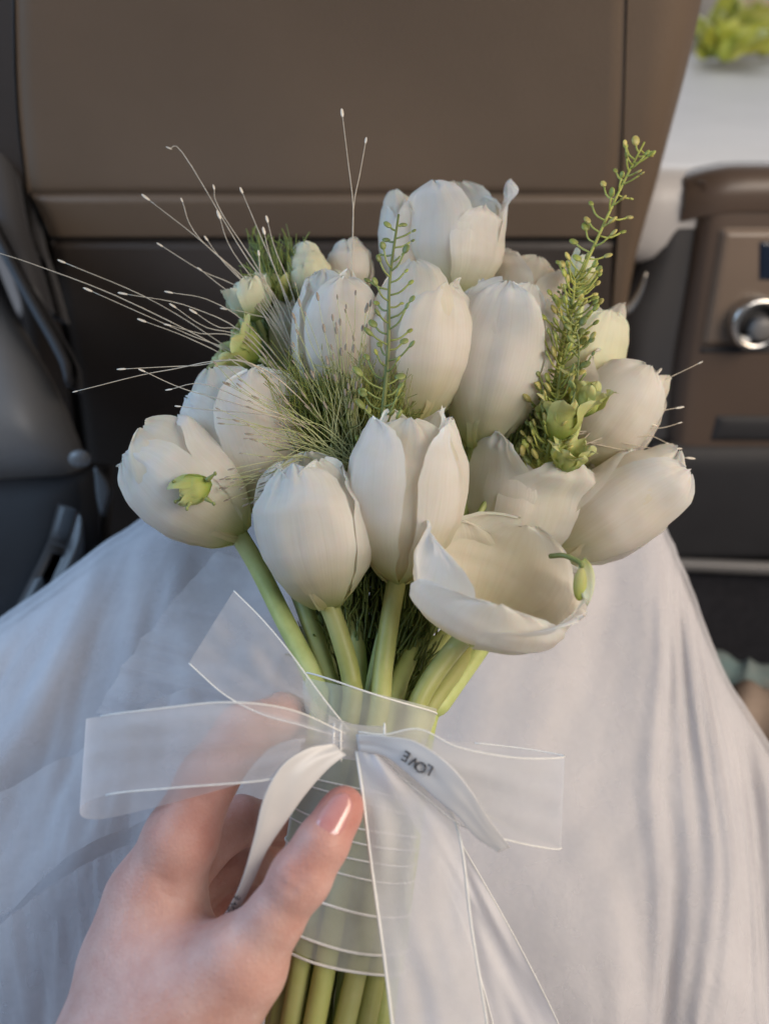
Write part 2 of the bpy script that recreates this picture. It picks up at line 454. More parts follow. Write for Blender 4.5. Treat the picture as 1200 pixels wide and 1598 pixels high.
def disc_ring(name, cpx, cpy, r0, r1, off0, off1, mat, parent):
    c = on_plane(cpx, cpy, CO, CN); sc_ = (on_plane(cpx + 10, cpy, CO, CN) - c).length / 10
    ux = Vector((1, 0, 0)); uy = CN.cross(ux).normalized()
    prof = [(r1, off0), (r1 * 0.985, off1 * 0.9), (r1 * 0.95, off1), (max(r0, r1 * 0.5), off1), (max(r0 * 0.97, 0.0), off1 * 0.92), (r0 * 0.95, off0)] if r0 > 0 else [(r1, off0), (r1 * .99, off1 * .85), (r1 * .93, off1), (r1 * .5, off1 * 1.06), (0.3, off1 * 1.08)]
    rows = [[c + CN * h + (ux * math.cos(a) + uy * math.sin(a)) * (rr * sc_) for a in np.linspace(0, 2 * math.pi, 40, endpoint=False)] for rr, h in prof]
    mb = MB(); mb.grid(rows, close_v=True)
    return mb.build(name, mat, parent)
knob = disc_ring("knob_ring", 1170, 497, 31, 42, 0.004, 0.020, M['chrome'], plate)
disc_ring("knob_well", 1170, 497, 0, 32, 0.004, 0.0105, M['plastic_dark'], plate)
disc_ring("knob_cap", 1174, 503, 0, 19, 0.008, 0.022, M['plastic_grey'], plate)
pillow("knob_mark", [(1153, 526), (1153, 536)], [(1172, 527), (1172, 537)], M['thread'], plate, CPL, 0.019, edge=(0.2, 0.2, 0.2, 0.2), deep=0.002, back=0.004, nu=4, nv=4)
pillow("plate_gap", [(1092, 543), (1091, 552)], [(1330, 543), (1330, 552)], M['plastic_dark'], con, CPL, 0.002, edge=(0.02, 0.02, 0.3, 0.3), deep=0.004, back=0.01, nu=4, nv=6)
pillow("storage_slot", [(1118, 650), (1108, 690)], [(1340, 652), (1335, 692)], M['plastic_dark'], con, CPL, 0.003, edge=(0.08, 0.05, 0.3, 0.3), deep=0.004, back=0.01, nu=6, nv=8)
pillow("dark_lower_part", [(1020, 700), (1015, 790), (1020, 880)], [(1400, 700), (1390, 790), (1380, 880)], M['plastic_dark'], con, CPL, 0.008, edge=(0.06, 0.05, 0.2, 0.1), deep=0.012, back=0.05)
pillow("base_ledge", [(1030, 876), (1032, 884), (1034, 893)], [(1400, 890), (1400, 900), (1400, 910)], M['plastic_grey'], con, CPL, 0.016, edge=(0.02, 0.02, 0.35, 0.35), deep=0.006, back=0.03, nu=6)
pillow("base_cover", [(1020, 893), (1020, 1000), (1030, 1200)], [(1400, 908), (1390, 1000), (1380, 1200)], M['carpet'], con, CPL, -0.005, edge=(0.05, 0.05, 0.05, 0.0), deep=0.01, back=0.06)
pillow("side_trim", [(1038, 312), (1018, 380), (992, 440), (966, 500), (960, 640), (955, 900)], [(1097, 312), (1085, 400), (1070, 490), (1056, 580), (1046, 700), (1030, 900)], M['plastic_mid'], con, CPL, -0.012, edge=(0.5, 0.10, 0.03, 0.0), deep=0.03, back=0.10)
tg = MB(); tg.tube([on_plane(x, y, CO, CN, 0.002) for x, y in ((976, 487), (990, 470), (1001, 448), (1008, 425))], lambda t: 0.0045 * (1 - 0.75 * t), 8, 14)
tg.build("trim_glint", M['chrome'], con)  # bright tapered rod stands in for the glint on the side trim
# armrest lid: rounded slab with a brown front lip
def slab(name, x0, x1, y0, y1, z0, z1, r, mat, parent, yaw=0.0):
    bm = bmesh.new(); bmesh.ops.create_cube(bm, size=1)
    for v in bm.verts:
        v.co = Vector(((x0 + x1) / 2 + v.co.x * (x1 - x0), (y0 + y1) / 2 + v.co.y * (y1 - y0), (z0 + z1) / 2 + v.co.z * (z1 - z0)))
    bmesh.ops.bevel(bm, geom=bm.edges[:], offset=r, segments=5, profile=0.6, affect='EDGES')
    vs = [v.co.copy() for v in bm.verts]; fs = [[v.index for v in f.verts] for f in bm.faces]; bm.free()
    return mesh_obj(name, vs, fs, mat, parent)
slab("armrest_lid", 0.185, 0.66, 0.715, 1.36, 0.790, 0.870, 0.036, M['lid'], con)
pillow("armrest_lip", [(1094, 285), (1094, 292), (1090, 299)], [(1420, 285), (1420, 292), (1420, 299)], M['console'], con, (Vector((0.3, 0.703, 0.85)), CN), 0.0, edge=(0.06, 0.06, 0.4, 0.1), deep=0.010, back=0.02, nu=8)
lipmb = MB(); lipmb.grid([[Vector((x, 0.700 + dy + 0.03 * max(0, (0.262 - x) / 0.03) ** 2 * 0.5, z - 0.012 * max(0, (0.275 - x) / 0.04) ** 2)) for x in np.linspace(0.236, 0.66, 30)] for dy, z in ((0.002, 0.845), (0.0, 0.858), (0.003, 0.868), (0.012, 0.8755), (0.024, 0.8770), (0.035, 0.8745), (0.037, 0.866))])
lipmb.build("armrest_front", M['console'], con)
slab("console_body", 0.21, 0.62, 0.80, 1.45, 0.12, 0.832, 0.02, M['plastic_dark'], con)

dash = slab("dashboard", -0.7, 1.3, 1.62, 2.0, 0.55, 0.98, 0.05, M['dash'], None)
structure(dash)

# leafy bunch lying on the far end of the armrest
def leaf_mesh(mb, base, tip, wid, nrm, curl=0.15, fold=0.25, n=9, m=5):
    base, tip = Vector(base), Vector(tip); ax = tip - base; L = ax.length; ax.normalize()
    s = ax.cross(nrm).normalized(); nn = s.cross(ax)
    rows = []
    for i in range(n):
        u = i / (n - 1); w_ = wid * (math.sin(math.pi * (u ** 0.8)) ** 0.85 + 0.03) * (1 if u < 0.999 else 0.3)
        rows.append([base + ax * (L * u) + s * (w_ * (j / (m - 1) * 2 - 1)) + nn * (curl * L * math.sin(u * 2.2) * u - fold * -w_ * abs(j / (m - 1) * 2 - 1)) for j in range(m)])
    mb.grid(rows)
bunch = thing("leafy_bunch", tuple(Vector((0.43, 1.30, 0.872))), "bunch of yellow-green leaves and cream bloom on the pale armrest", "flowers")
BN = Vector((0.1, -0.8, 0.6))
for (a, b, wd) in [((1112, 88, 1.12), (1150, 30, 1.10), 0.016), ((1118, 90, 1.11), (1185, 45, 1.08), 0.018), ((1130, 84, 1.12), (1210, 62, 1.06), 0.016), ((1112, 92, 1.13), (1118, 18, 1.16), 0.016),
                   ((1120, 90, 1.12), (1165, 60, 1.08), 0.014), ((1115, 70, 1.15), (1140, -20, 1.16), 0.016), ((1140, 80, 1.12), (1240, 30, 1.10), 0.02), ((1108, 84, 1.12), (1098, 40, 1.15), 0.012)]:
    mb = MB(); leaf_mesh(mb, PP(a), PP(b), wd, BN + Vector((rng.uniform(-.5, .5), 0, 0)))
    solid(mb.build("leaf", M['leaf'], bunch), 0.0008)
for q in range(16):
    a_ = (rng.uniform(1105, 1190), rng.uniform(60, 95), rng.uniform(1.10, 1.16)); b_ = (a_[0] + rng.uniform(-35, 60), a_[1] - rng.uniform(15, 85), a_[2] + rng.uniform(-.04, .05))
    mb = MB(); leaf_mesh(mb, PP(a_), PP(b_), rng.uniform(.010, .018), BN + Vector((rng.uniform(-.8, .8), 0, rng.uniform(-.4, .4))))
    solid(mb.build("leaf", M['leaf'], bunch), 0.0008)
bo, ba = P(1170, 40, 1.21), UPV; by = (CAM - bo).normalized(); by = (by - ba * by.dot(ba)).normalized()

# left: rear edge of the door pillar trim
pil = thing("door_pillar", tuple(P(-100, 900, 0.55)), "grey plastic door pillar trim curving down at the left", "car trim")
pillow("pillar_cover", [(-260, 330, .64), (-220, 480, .60), (-180, 620, .565), (-150, 720, .575), (-140, 790, .62)], [(-30, 345, .66), (18, 460, .625), (82, 578, .595), (130, 700, .60), (146, 770, .63)], M['plastic_grey'], pil, edge=(0.05, 0.35, 0.02, 0.3), deep=0.05, back=0.03)
pillow("dark_lower_part", [(-150, 700, .60), (-130, 880, .60), (-120, 1090, .62)], [(146, 735, .61), (142, 850, .61), (120, 1080, .63)], M['plastic_dark'], pil, edge=(0.05, 0.3, 0.25, 0.0), deep=0.03, back=0.04)  # dark piece put in for the shade low on the grey trim
pillow("pillar_gasket", [(-40, 330, .605), (-8, 385, .60), (38, 470, .595), (88, 560, .59), (100, 600, .59)], [(-20, 325, .605), (8, 380, .60), (55, 468, .595), (104, 556, .59), (108, 600, .59)], M['plastic_dark'], pil, edge=(0.3, 0.3, 0.05, 0.05), deep=0.006, back=0.02, nu=10, nv=5)
pillow("upper_trim", [(-200, -100, .62), (-160, 150, .62), (-60, 330, .62), (6, 390, .615), (45, 470, .61)], [(-10, -100, .62), (0, 150, .62), (26, 330, .62), (48, 400, .615), (70, 480, .61)], M['plastic_mid'], pil, edge=(0.05, 0.4, 0.0, 0.1), deep=0.02, back=0.03, nu=12, nv=8)
mbb = MB(); mbb.ball(P(125, 716, .565), 0.0062, (1, 0, 0.2), 0.7, 1.2, 12, 8); mbb.build("pale_dot", M['plastic_grey'], pil)  # small pale grey ball on the trim
pillow("lit_strip", [(146, 728, .60), (148, 770, .60), (156, 806, .60)], [(150, 728, .60), (172, 762, .60), (160, 806, .60)], M['trim_dim'], pil, edge=(0.2, 0.2, 0.1, 0.1), deep=0.003, back=0.005, nu=8, nv=6)  # paler strip added to stand for a lit patch on the trim
pillow("sill_trim", [(118, 860, .575), (100, 900, .57), (60, 980, .565), (30, 1060, .56)], [(134, 800, .58), (140, 850, .585), (136, 900, .585), (118, 1060, .58)], M['trim_dim'], pil, edge=(0.3, 0.3, 0.1, 0.05), deep=0.01, back=0.02, nu=8, nv=8)

# cloth things on the floor, lower right
def bundle(name, pts, r, mat, label, cat):
    mb = MB(); mb.tube([P(*p) for p in pts], lambda t: r * (0.7 + 0.5 * math.sin(math.pi * t)) * (1 + 0.12 * math.sin(19 * t)), 14, 24)
    o = mb.build(name, mat); return tag(o, label, cat)
bundle("teal_scarf", [(1100, 1030, .80), (1150, 1062, .79), (1200, 1070, .78), (1270, 1085, .77)], 0.017, M['teal'], "rolled teal and pale grey scarf below the console at right", "scarf")
bundle("beige_bag", [(1120, 1120, .72), (1185, 1150, .71), (1260, 1200, .70), (1330, 1260, .70)], 0.040, M['beige'], "beige cloth bag beside the white dress at lower right", "bag")

# ------------------------------------------------------------------ person: white dress and left hand
TOPC = [(-420, 1230, .52), (-200, 1125, .53), (0, 1000, .545), (100, 927, .55), (190, 862, .555), (255, 820, .56), (330, 800, .57), (430, 800, .575), (560, 800, .575), (700, 790, .575), (840, 780, .575), (950, 775, .575), (1012, 800, .57), (1042, 850, .565), (1064, 905, .56), (1090, 975, .555), (1128, 1062, .55), (1166, 1122, .54), (1204, 1188, .53), (1270, 1300, .52), (1400, 1500, .50), (1560, 1720, .48)]
BOTC = [(-700, 1500, .44), (-560, 1660, .43), (-420, 1740, .43), (-300, 1760, .43), (-180, 1765, .43), (-40, 1770, .43), (80, 1770, .432), (210, 1770, .434), (390, 1770, .436), (560, 1770, .436), (760, 1770, .436), (900, 1770, .434), (980, 1770, .432), (1040, 1770, .43), (1090, 1770, .43), (1140, 1770, .43), (1190, 1770, .43), (1240, 1770, .43), (1300, 1770, .43), (1370, 1775, .43), (1500, 1780, .43), (1640, 1790, .43)]
def dress_sheet(name, mat, parent, amp, seed, lift=0.0, drop=True, nu=220, nv=70, t0=0.0, t1=1.0, fine=0.0):
    top = catmull(TOPC, nu); bot = catmull(BOTC, nu)
    k0, k1 = int(t0 * (nu - 1)), int(t1 * (nu - 1))
    cols = []
    for k in range(k0, k1 + 1):
        a, b = top[k], bot[k]; t = k / (nu - 1); col = []
        for i in range(nv):
            v = i / (nv - 1)
            q = a + (b - a) * v
            d = a[2] + (b[2] - a[2]) * (v ** 0.75)
            q = P(q[0], q[1], d)
            s = t * 15 + 1.3 * mnoise.noise(Vector((v * 2.2, t * 5, seed)))
            f = mnoise.noise(Vector((s * 0.55, v * 0.9, seed))) + 0.5 * mnoise.noise(Vector((s * 1.4, v * 1.3, seed + 9)))
            f += 0.45 * mnoise.noise(Vector((t * 16, v * 6, seed + 4)))
            g = mnoise.noise(Vector((s * 4.0, v * 2.0, seed + 3)))
            env = 0.25 + 0.75 * smooth(0.0, 0.22, v)
            s2 = t * 22 + 1.3 * mnoise.noise(Vector((v * 2.2, t * 5, 2.0)))
            f0 = mnoise.noise(Vector((s2 * 0.55, v * 0.9, 2.0))) + 0.55 * mnoise.noise(Vector((s2 * 1.5, v * 1.2, 11.0)))
            f = f0 + 0.28 * f * (1 if lift else 0)
            h = lift + amp * f * env + fine * g * env
            q = q + (Vector((0, -0.35, 0.93)) * h)
            col.append(q)
        if drop:
            e = col[0]
            pre = [e + Vector((0, 0.11, -0.42)), e + Vector((0, 0.10, -0.22)), e + Vector((0, 0.075, -0.08)), e + Vector((0, 0.035, -0.018)), e + Vector((0, 0.014, -0.003))]
            z = col[-1]
            post = [z + Vector((0, -0.03, 0.004)), z + Vector((0, -0.09, 0.006)), z + Vector((0, -0.18, -0.004)), z + Vector((0, -0.30, -0.03))]
            col = pre + col + post
        cols.append(col)
    mb = MB(); mb.grid(cols)
    return mb.build(name, mat, parent)

# ---- hand as one continuous surface grown from tapered limbs
def hand_mesh():
    bones = {
     'palm': [((150, 2050, .30), .029), ((175, 1820, .325), .027), ((205, 1650, .345), .029), ((228, 1500, .362), .0255), ((240, 1410, .366), .0185)],
     'palm2': [((205, 1650, .36), .028), ((225, 1500, .385), .024), ((235, 1420, .39), .0185)],
     'palm3': [((215, 1650, .37), .026), ((230, 1520, .405), .022), ((232, 1455, .412), .017)],
     'thenar': [((215, 1680, .345), .029), ((285, 1585, .342), .0255), ((375, 1505, .336), .0158)],
     'web': [((255, 1462, .360), .0160), ((288, 1508, .352), .0150), ((350, 1522, .341), .0135)],
     'index': [((240, 1405, .366), .0178), ((282, 1310, .362), .0150), ((324, 1217, .364), .0118), ((380, 1142, .370), .0112), ((440, 1118, .395), .0100), ((500, 1125, .428), .0082)],
     'middle': [((235, 1420, .39), .0165), ((308, 1325, .398), .0130), ((375, 1280, .420), .0110), ((430, 1285, .440), .0100), ((505, 1280, .434), .0085)],
     'ring': [((232, 1455, .412), .0155), ((300, 1385, .416), .0120), ((370, 1345, .424), .0108), ((435, 1350, .440), .0098), ((500, 1362, .438), .0082)],
     'little': [((225, 1500, .420), .0140), ((310, 1455, .415), .0110), ((378, 1415, .418), .0100), ((440, 1425, .432), .0088), ((490, 1440, .438), .0075)],
     'thumb': [((285, 1600, .342), .0240), ((380, 1500, .335), .0140), ((425, 1438, .3335), .0108), ((470, 1368, .333), .0109), ((504, 1314, .335), .0094), ((531, 1268, .3405), .0077), ((538, 1255, .342), .0067)],
    }
    pts = {k: [(np.array(PP(p)), r) for p, r in b] for k, b in bones.items()}
    allp = np.array([p for b in pts.values() for p, r in b])
    lo = allp.min(0) - 0.034; hi = allp.max(0) + 0.034
    h = 0.00135
    n = np.ceil((hi - lo) / h).astype(int) + 1
    X, Y, Z = [(lo[i] + np.arange(n[i]) * h).astype(np.float32) for i in range(3)]
    def chain(b, k):
        D = None
        for (a, ra), (c, rc) in zip(b, b[1:]):
            ba = c - a; bb = float(ba @ ba)
            px = X[:, None, None] - a[0]; py = Y[None, :, None] - a[1]; pz = Z[None, None, :] - a[2]
            t = np.clip((px * ba[0] + py * ba[1] + pz * ba[2]) / bb, 0, 1).astype(np.float32)
            d = np.sqrt((px - t * ba[0]) ** 2 + (py - t * ba[1]) ** 2 + (pz - t * ba[2]) ** 2) - (ra + (rc - ra) * t)
            D = d.astype(np.float32) if D is None else smin(D, d, k)
        return D
    def smin(a, b, k):
        hh = np.maximum(k - np.abs(a - b), 0) / k
        return (np.minimum(a, b) - hh * hh * k * 0.25).astype(np.float32)
    D = chain(pts['palm'], .006)
    for nme in ('palm2', 'palm3'): D = smin(D, chain(pts[nme], .006), .014)
    D = smin(D, chain(pts['thenar'], .006), .014)
    D = smin(D, chain(pts['web'], .006), .016)
    fing = None
    for nme in ('index', 'middle', 'ring', 'little'):
        c = chain(pts[nme], .004)
        fing = c if fing is None else smin(fing, c, .0012)
    D = smin(D, fing, .010)
    D = smin(D, chain(pts['thumb'], .005), .009)
    # skin creases across the thumb joint
    def groove(a, b, r, D):
        ba = b - a; bb = float(ba @ ba)
        px = X[:, None, None] - a[0]; py = Y[None, :, None] - a[1]; pz = Z[None, None, :] - a[2]
        t = np.clip((px * ba[0] + py * ba[1] + pz * ba[2]) / bb, 0, 1)
        d = np.sqrt((px - t * ba[0]) ** 2 + (py - t * ba[1]) ** 2 + (pz - t * ba[2]) ** 2)
        return (D + 0.0009 * np.exp(-(d / r) ** 2)).astype(np.float32)
    for a, b, _z in [((446, 1358, .3232), (466, 1372, .3221), (0)), ((466, 1372, .3221), (488, 1392, .3232), (0)), ((438, 1374, .3238), (458, 1388, .3226), (0)), ((458, 1388, .3226), (478, 1402, .3236), (0)), ((455, 1346, .3236), (478, 1362, .3226), (0)), ((290, 1228, .3515), (318, 1246, .3520), (0)), ((250, 1370, .3480), (285, 1392, .3480), (0)), ((246, 1384, .3480), (280, 1408, .3480), (0))]:
        D = groove(np.array(PP(a)), np.array(PP(b)), 0.0016, D)
    # surface nets
    s = D < 0
    nx, ny, nz = D.shape
    cs = np.zeros((nx - 1, ny - 1, nz - 1), np.int8)
    for i in (0, 1):
        for j in (0, 1):
            for k in (0, 1):
                cs += s[i:nx - 1 + i, j:ny - 1 + j, k:nz - 1 + k]
    act = (cs > 0) & (cs < 8)
    I = np.argwhere(act)
    idx = -np.ones(act.shape, np.int64); idx[act] = np.arange(len(I))
    acc = np.zeros((len(I), 3)); cnt = np.zeros(len(I))
    corners = [(i, j, k) for i in (0, 1) for j in (0, 1) for k in (0, 1)]
    for a in corners:
        for ax in range(3):
            if a[ax]: continue
            b = list(a); b[ax] = 1
            da = D[I[:, 0] + a[0], I[:, 1] + a[1], I[:, 2] + a[2]]; db = D[I[:, 0] + b[0], I[:, 1] + b[1], I[:, 2] + b[2]]
            m_ = (da < 0) != (db < 0)
            t = np.where(m_, da / np.where(m_, da - db, 1), 0)
            p = np.tile(np.array(a, float), (len(I), 1)); p[:, ax] += t
            acc[m_] += p[m_]; cnt[m_] += 1
    V = lo + (I + acc / cnt[:, None]) * h
    F = []
    for ax in range(3):
        u, v = (ax + 1) % 3, (ax + 2) % 3
        sl0 = [slice(None)] * 3; sl1 = [slice(None)] * 3
        sl0[ax] = slice(0, -1); sl1[ax] = slice(1, None)
        e = np.argwhere(s[tuple(sl0)] != s[tuple(sl1)])
        e = e[(e[:, u] > 0) & (e[:, v] > 0) & (e[:, u] < D.shape[u] - 1) & (e[:, v] < D.shape[v] - 1)]
        def cell(du, dv):
            c = e.copy(); c[:, u] -= du; c[:, v] -= dv
            return idx[c[:, 0], c[:, 1], c[:, 2]]
        q = np.stack([cell(0, 0), cell(1, 0), cell(1, 1), cell(0, 1)], 1)
        inside = s[e[:, 0], e[:, 1], e[:, 2]]
        q[inside] = q[inside][:, ::-1]
        q = q[(q >= 0).all(1)]
        F.append(q[:, ::-1])
    F = np.concatenate(F)
    # one gentle relaxation keeps the skin smooth
    for _ in range(3):
        A = np.zeros_like(V); C_ = np.zeros(len(V))
        for i in range(4):
            np.add.at(A, F[:, i], V[F[:, (i + 1) % 4]]); np.add.at(C_, F[:, i], 1)
            np.add.at(A, F[:, i], V[F[:, (i - 1) % 4]]); np.add.at(C_, F[:, i], 1)
        V = V * 0.5 + 0.5 * A / C_[:, None]
    tipp = np.array(PP((532, 1262, .338)))
    fl = 0.85 * np.exp(-(np.linalg.norm(V - tipp, axis=1) / 0.013) ** 2)
    for q, rr, am in (((455, 1345, .330), .012, .35), ((330, 1300, .352), .014, .28), ((352, 1190, .355), .014, .30), ((370, 1250, .40), .05, .30)):
        fl += am * np.exp(-(np.linalg.norm(V - np.array(PP(q)), axis=1) / rr) ** 2)
    return V, F, np.clip(fl, 0, 0.9), pts

V, F, FL, HB = hand_mesh()
person = mesh_obj("person", [tuple(v) for v in V], [tuple(int(i) for i in f) for f in F], M['skin'], origin=tuple(P(215, 1650, .36)))
tag(person, "person in a white tulle dress, left hand gripping the bouquet stems", "person")
att = person.data.attributes.new("flush", 'FLOAT', 'POINT'); att.data.foreach_set("value", FL.astype(np.float32))
# thumb nail
a, b = Vector(HB['thumb'][4][0]), Vector(HB['thumb'][6][0]); ax = (b - a).normalized()
nn = (CAM - a); nn = (nn - ax * nn.dot(ax)).normalized(); ss = ax.cross(nn)
nn = (nn * math.cos(R_(8)) + ss * math.sin(R_(-8))).normalized(); ss = ax.cross(nn)
rows = []
for i in range(15):
    u = i / 14; r = 0.0096 + (0.0069 - 0.0096) * u
    hw = R_(46) * (1 - 0.9 * max(0, (u - 0.72) / 0.28) ** 2.2) * (0.72 + 0.28 * min(1, u / 0.25))
    c = a.lerp(b, -0.13 + 1.27 * u)
    rows.append([c + (nn * math.cos(v * hw) + ss * math.sin(v * hw)) * (r - 0.0004 + 0.0013 * smooth(0, .3, u) - 0.0010 * abs(v) ** 3) for v in np.linspace(-1, 1, 11)])
mb = MB(); mb.grid(rows); solid(mb.build("nail", M['nail'], person), 0.0005, 1.0)

dress = dress_sheet("dress", M['underskirt'], person, 0.0105, 2.0, 0.0, fine=0.0008)
dress_sheet("tulle_layer", M['tulle'], dress, 0.0105, 11.0, 0.008, fine=0.0022)
dress_sheet("tulle_layer", M['tulle'], dress, 0.0105, 23.0, 0.015, fine=0.0030, t0=0.0, t1=0.36)
# loose folds of tulle lying across the skirt
def sheet(name, top, bot, mat, parent, nu=60, nv=26, amp=0.004, seed=0.0, fr=12):
    A = [Vector(p) for p in catmull([P(*t) for t in top], nu)]; B = [Vector(p) for p in catmull([P(*t) for t in bot], nu)]
    rows = []
    for i in range(nv):
        v = i / (nv - 1); row = []
        for k in range(nu):
            t = k / (nu - 1); q = A[k].lerp(B[k], v)
            h = amp * (mnoise.noise(Vector((t * fr, v * 1.5, seed))) + 0.5 * mnoise.noise(Vector((t * fr * 2.5, v * 3, seed + 3))))
            row.append(q + Vector((0, -0.35, 0.93)) * h)
        rows.append(row)
    mb = MB(); mb.grid(rows); return mb.build(name, mat, parent)
sheet("tulle_fold", [(-160, 1330, .43), (0, 1238, .435), (140, 1160, .44), (262, 1085, .45), (400, 1060, .455)], [(-160, 1520, .41), (0, 1430, .415), (120, 1330, .42), (230, 1280, .425), (380, 1230, .43)], M['tulle'], dress, seed=5)
sheet("tulle_fold", [(150, 1112, .46), (200, 1030, .465), (265, 945, .475), (340, 860, .485)], [(330, 1150, .44), (400, 1080, .445), (450, 1010, .455), (480, 900, .47)], M['tulle'], dress, seed=15)
sheet("tulle_fold", [(-120, 1560, .405), (30, 1420, .41), (150, 1340, .415), (260, 1300, .42)], [(-80, 1760, .39), (60, 1680, .39), (160, 1560, .395), (280, 1500, .40)], M['tulle'], dress, seed=25)

# ------------------------------------------------------------------ tulips
BIND = P(572, 1125, .396); BOT = P(500, 1720, .362)
HAX = (BOT - BIND).normalized()
HF = (CAM - BIND); HF = (HF - HAX * HF.dot(HAX)).normalized()      # towards the viewer
HX = HF.cross(HAX)
if HX.x < 0: HX = -HX
PROF_CLOSED = lambda o: [(0, .12), (.05, .30), (.14, .56), (.28, .82), (.44, .97), (.58, 1.0), (.74, .96), (.89, max(.62, .25 + .9 * o)), (1, o)]
def petal(parent, o, ax, yc, xr, L, R, az, whalf, prof, hs, mat, seed, ripple=0.05, curl=0.0, bend=0.0, nu=26, nv=21, name="petal", tipw=None, namp=1.0):
    d = yc * math.cos(az) + xr * math.sin(az); tg_ = xr * math.cos(az) - yc * math.sin(az)
    lift_ = mnoise.noise(Vector((seed * 5.1, 3.3, 0))) + .35
    wt = tipw or [(0, .24), (.1, .48), (.25, .80), (.45, 1.0), (.62, 1.02), (.76, .92), (.87, .74), (.94, .54), (.98, .33), (1.0, .12)]
    rows = []
    for i in range(nu):
        u = i / (nu - 1); u = 1 - (1 - u) ** 1.35
        r = R * lerp_tab(prof, u)
        rc = max(r, 0.72 * R)
        W = whalf * R * lerp_tab(wt, u)
        row = []
        for j in range(nv):
            v = j / (nv - 1) * 2 - 1
            ph = max(-1.75, min(1.75, v * W / rc))
            q = mnoise.noise(Vector((u * 2.2, v * 1.3, seed)))
            q2 = mnoise.noise(Vector((u * 5.5, v * 3.0, seed + 5)))
            e = abs(v) ** 2.2
            q3 = mnoise.noise(Vector((u * 3.0, v * 5.0, seed + 11))); tp_ = smooth(.55, 1.0, u)
            fold = math.sin(v * 7.0 + seed * 2.3) * .018 * math.sin(math.pi * u) * namp
            rr = r + R * (0.11 * namp * q * u + 0.04 * namp * q2 * u + ripple * e * math.sin(u * 9 + seed * 3.1 + (2.1 if v > 0 else 0)) * u + curl * e * u
                          + 0.075 * namp * q3 * tp_ + fold * .7 + 0.13 * namp * lift_ * tp_ * (abs(v) ** 1.5)
                          - 0.04 * math.exp(-(v / 0.14) ** 2) * math.sin(math.pi * min(1, u * 1.05)))
            rho = rr - rc * (1 - math.cos(ph)); s = rc * math.sin(ph)
            hgt = L * hs * (u * 0.985 + 0.0) + R * (0.05 * q2 * u * u + 0.07 * namp * q3 * tp_ * u + 0.05 * e * math.sin(seed * 7 + v * 4) * u)
            # slight notch at the rounded tip
            row.append(o + ax * hgt + d * (rho + bend * R * u * u) + tg_ * s)
        rows.append(row)
    mb = MB(); mb.grid(rows)
    ob = mb.build(name, mat, parent)
    return ob

tulip_objs = []
SLOTS = [(-.30, .80), (.18, .85), (.86, .5), (1.0, .1), (1.1, -.15), (.75, -.5), (.55, -.75), (.35, .15), (.05, .35), (-.15, .2), (.15, -.3), (-.1, -.55), (.45, -.4), (-.35, -.35), (-.5, -.55), (-.55, .5), (-.85, .45), (-.65, -.2)]
_o = sorted(SLOTS, key=lambda q: -(q[0] ** 2 + q[1] ** 2)); BOTSLOT = {}
for _ring, _rad in ((_o[:14], 1.0), (_o[14:], .5)):
    for _k, _q in enumerate(sorted(_ring, key=lambda q: math.atan2(q[1], q[0]))):
        BOTSLOT[_q] = (2 * math.pi * (_k + .35) / len(_ring) + .45 - math.pi, _rad)
def tulip(label, b, t, Rpx, op=0.4, roll=0.0, petals=None, prof=None, stem=None, smat='stem', mat='petal', mat2='petal_in', slot=None, seed=1.0, ripple=0.07, name="tulip", cat="tulip", group="white tulips of the bouquet", srad=0.0041, tipw=None, wh=1.12, namp=1.0):
    o = PP(b); tp = PP(t); ax = tp - o; L = ax.length; ax.normalize()
    yc = CAM - o; yc = (yc - ax * yc.dot(ax)).normalized(); xr = ax.cross(yc)
    # x to the right of the picture when the axis points up the picture
    if xr.dot(RGT) * ax.dot(UPV) < 0 and abs(ax.dot(UPV)) > 0.05: xr = -xr
    R = Rpx / FPX * (b[2] + t[2]) / 2
    root = thing(name, tuple(o), label, cat, group)
    r_ = random.Random(int(seed * 100))
    if petals is None:
        petals = []
        for k in range(3):
            petals.append((roll + 60 + k * 120 + r_.uniform(-10, 10), wh * 1.06, 1.0 + r_.uniform(-.06, .09), op * 0.84 + r_.uniform(-.08, .08), 0.90, 1))
        for k in range(3):
            petals.append((roll + k * 120 + r_.uniform(-12, 12), wh * r_.uniform(.85, 1.0), 0.96 + r_.uniform(-.11, .07), op + r_.uniform(-.10, .20), 1.0 + r_.uniform(-.03, .06), 0))
    for k, (az, wv, hs, opn, rs, inner) in enumerate(petals):
        pr = prof(opn) if prof else PROF_CLOSED(opn)
        petal(root, o, ax, yc, xr, L, R * rs, R_(az), wv, pr, hs, M[mat2 if inner else mat], seed + k * 1.7, ripple, tipw=tipw, namp=namp)
    # stem
    if slot is not None:
        sx, sy = slot
        bp = BIND + HX * (sx * .0245) + HF * (sy * .021)
        ca, sa = math.cos(R_(28)), math.sin(R_(28))
        bx, by = sx * ca - sy * sa, sx * sa + sy * ca
        qa, qr = BOTSLOT.get((sx, sy), (0, .5)); bx, by = math.cos(qa) * qr, math.sin(qa) * qr
        ep = BOT + HX * (bx * .0225) + HF * (by * .0205)
        mid = BIND.lerp(BOT, .45); mp = mid + HX * ((sx + bx) / 2 * .025) + HF * ((sy + by) / 2 * .022)
        path = [o + ax * (0.004)]
        if stem: path += [PP(q) for q in stem]
        else: path += [o - ax * 0.022, (o - ax * 0.045).lerp(bp, 0.45)]
        path += [bp, mp, ep]
        mb = MB(); mb.tube(path, lambda q: srad * (1.05 + 0.06 * q + .06 * math.exp(-q / .02)), 10, 46)
        mb.build("stem", M[smat], root)
    tulip_objs.append(root)
    return root

CUP = lambda k: [(0, .14), (.12, .46), (.28, .78), (.45, .95), (.65, 1.0), (.85, 1.0 * (.4 + .6 * k)), (1, k)]
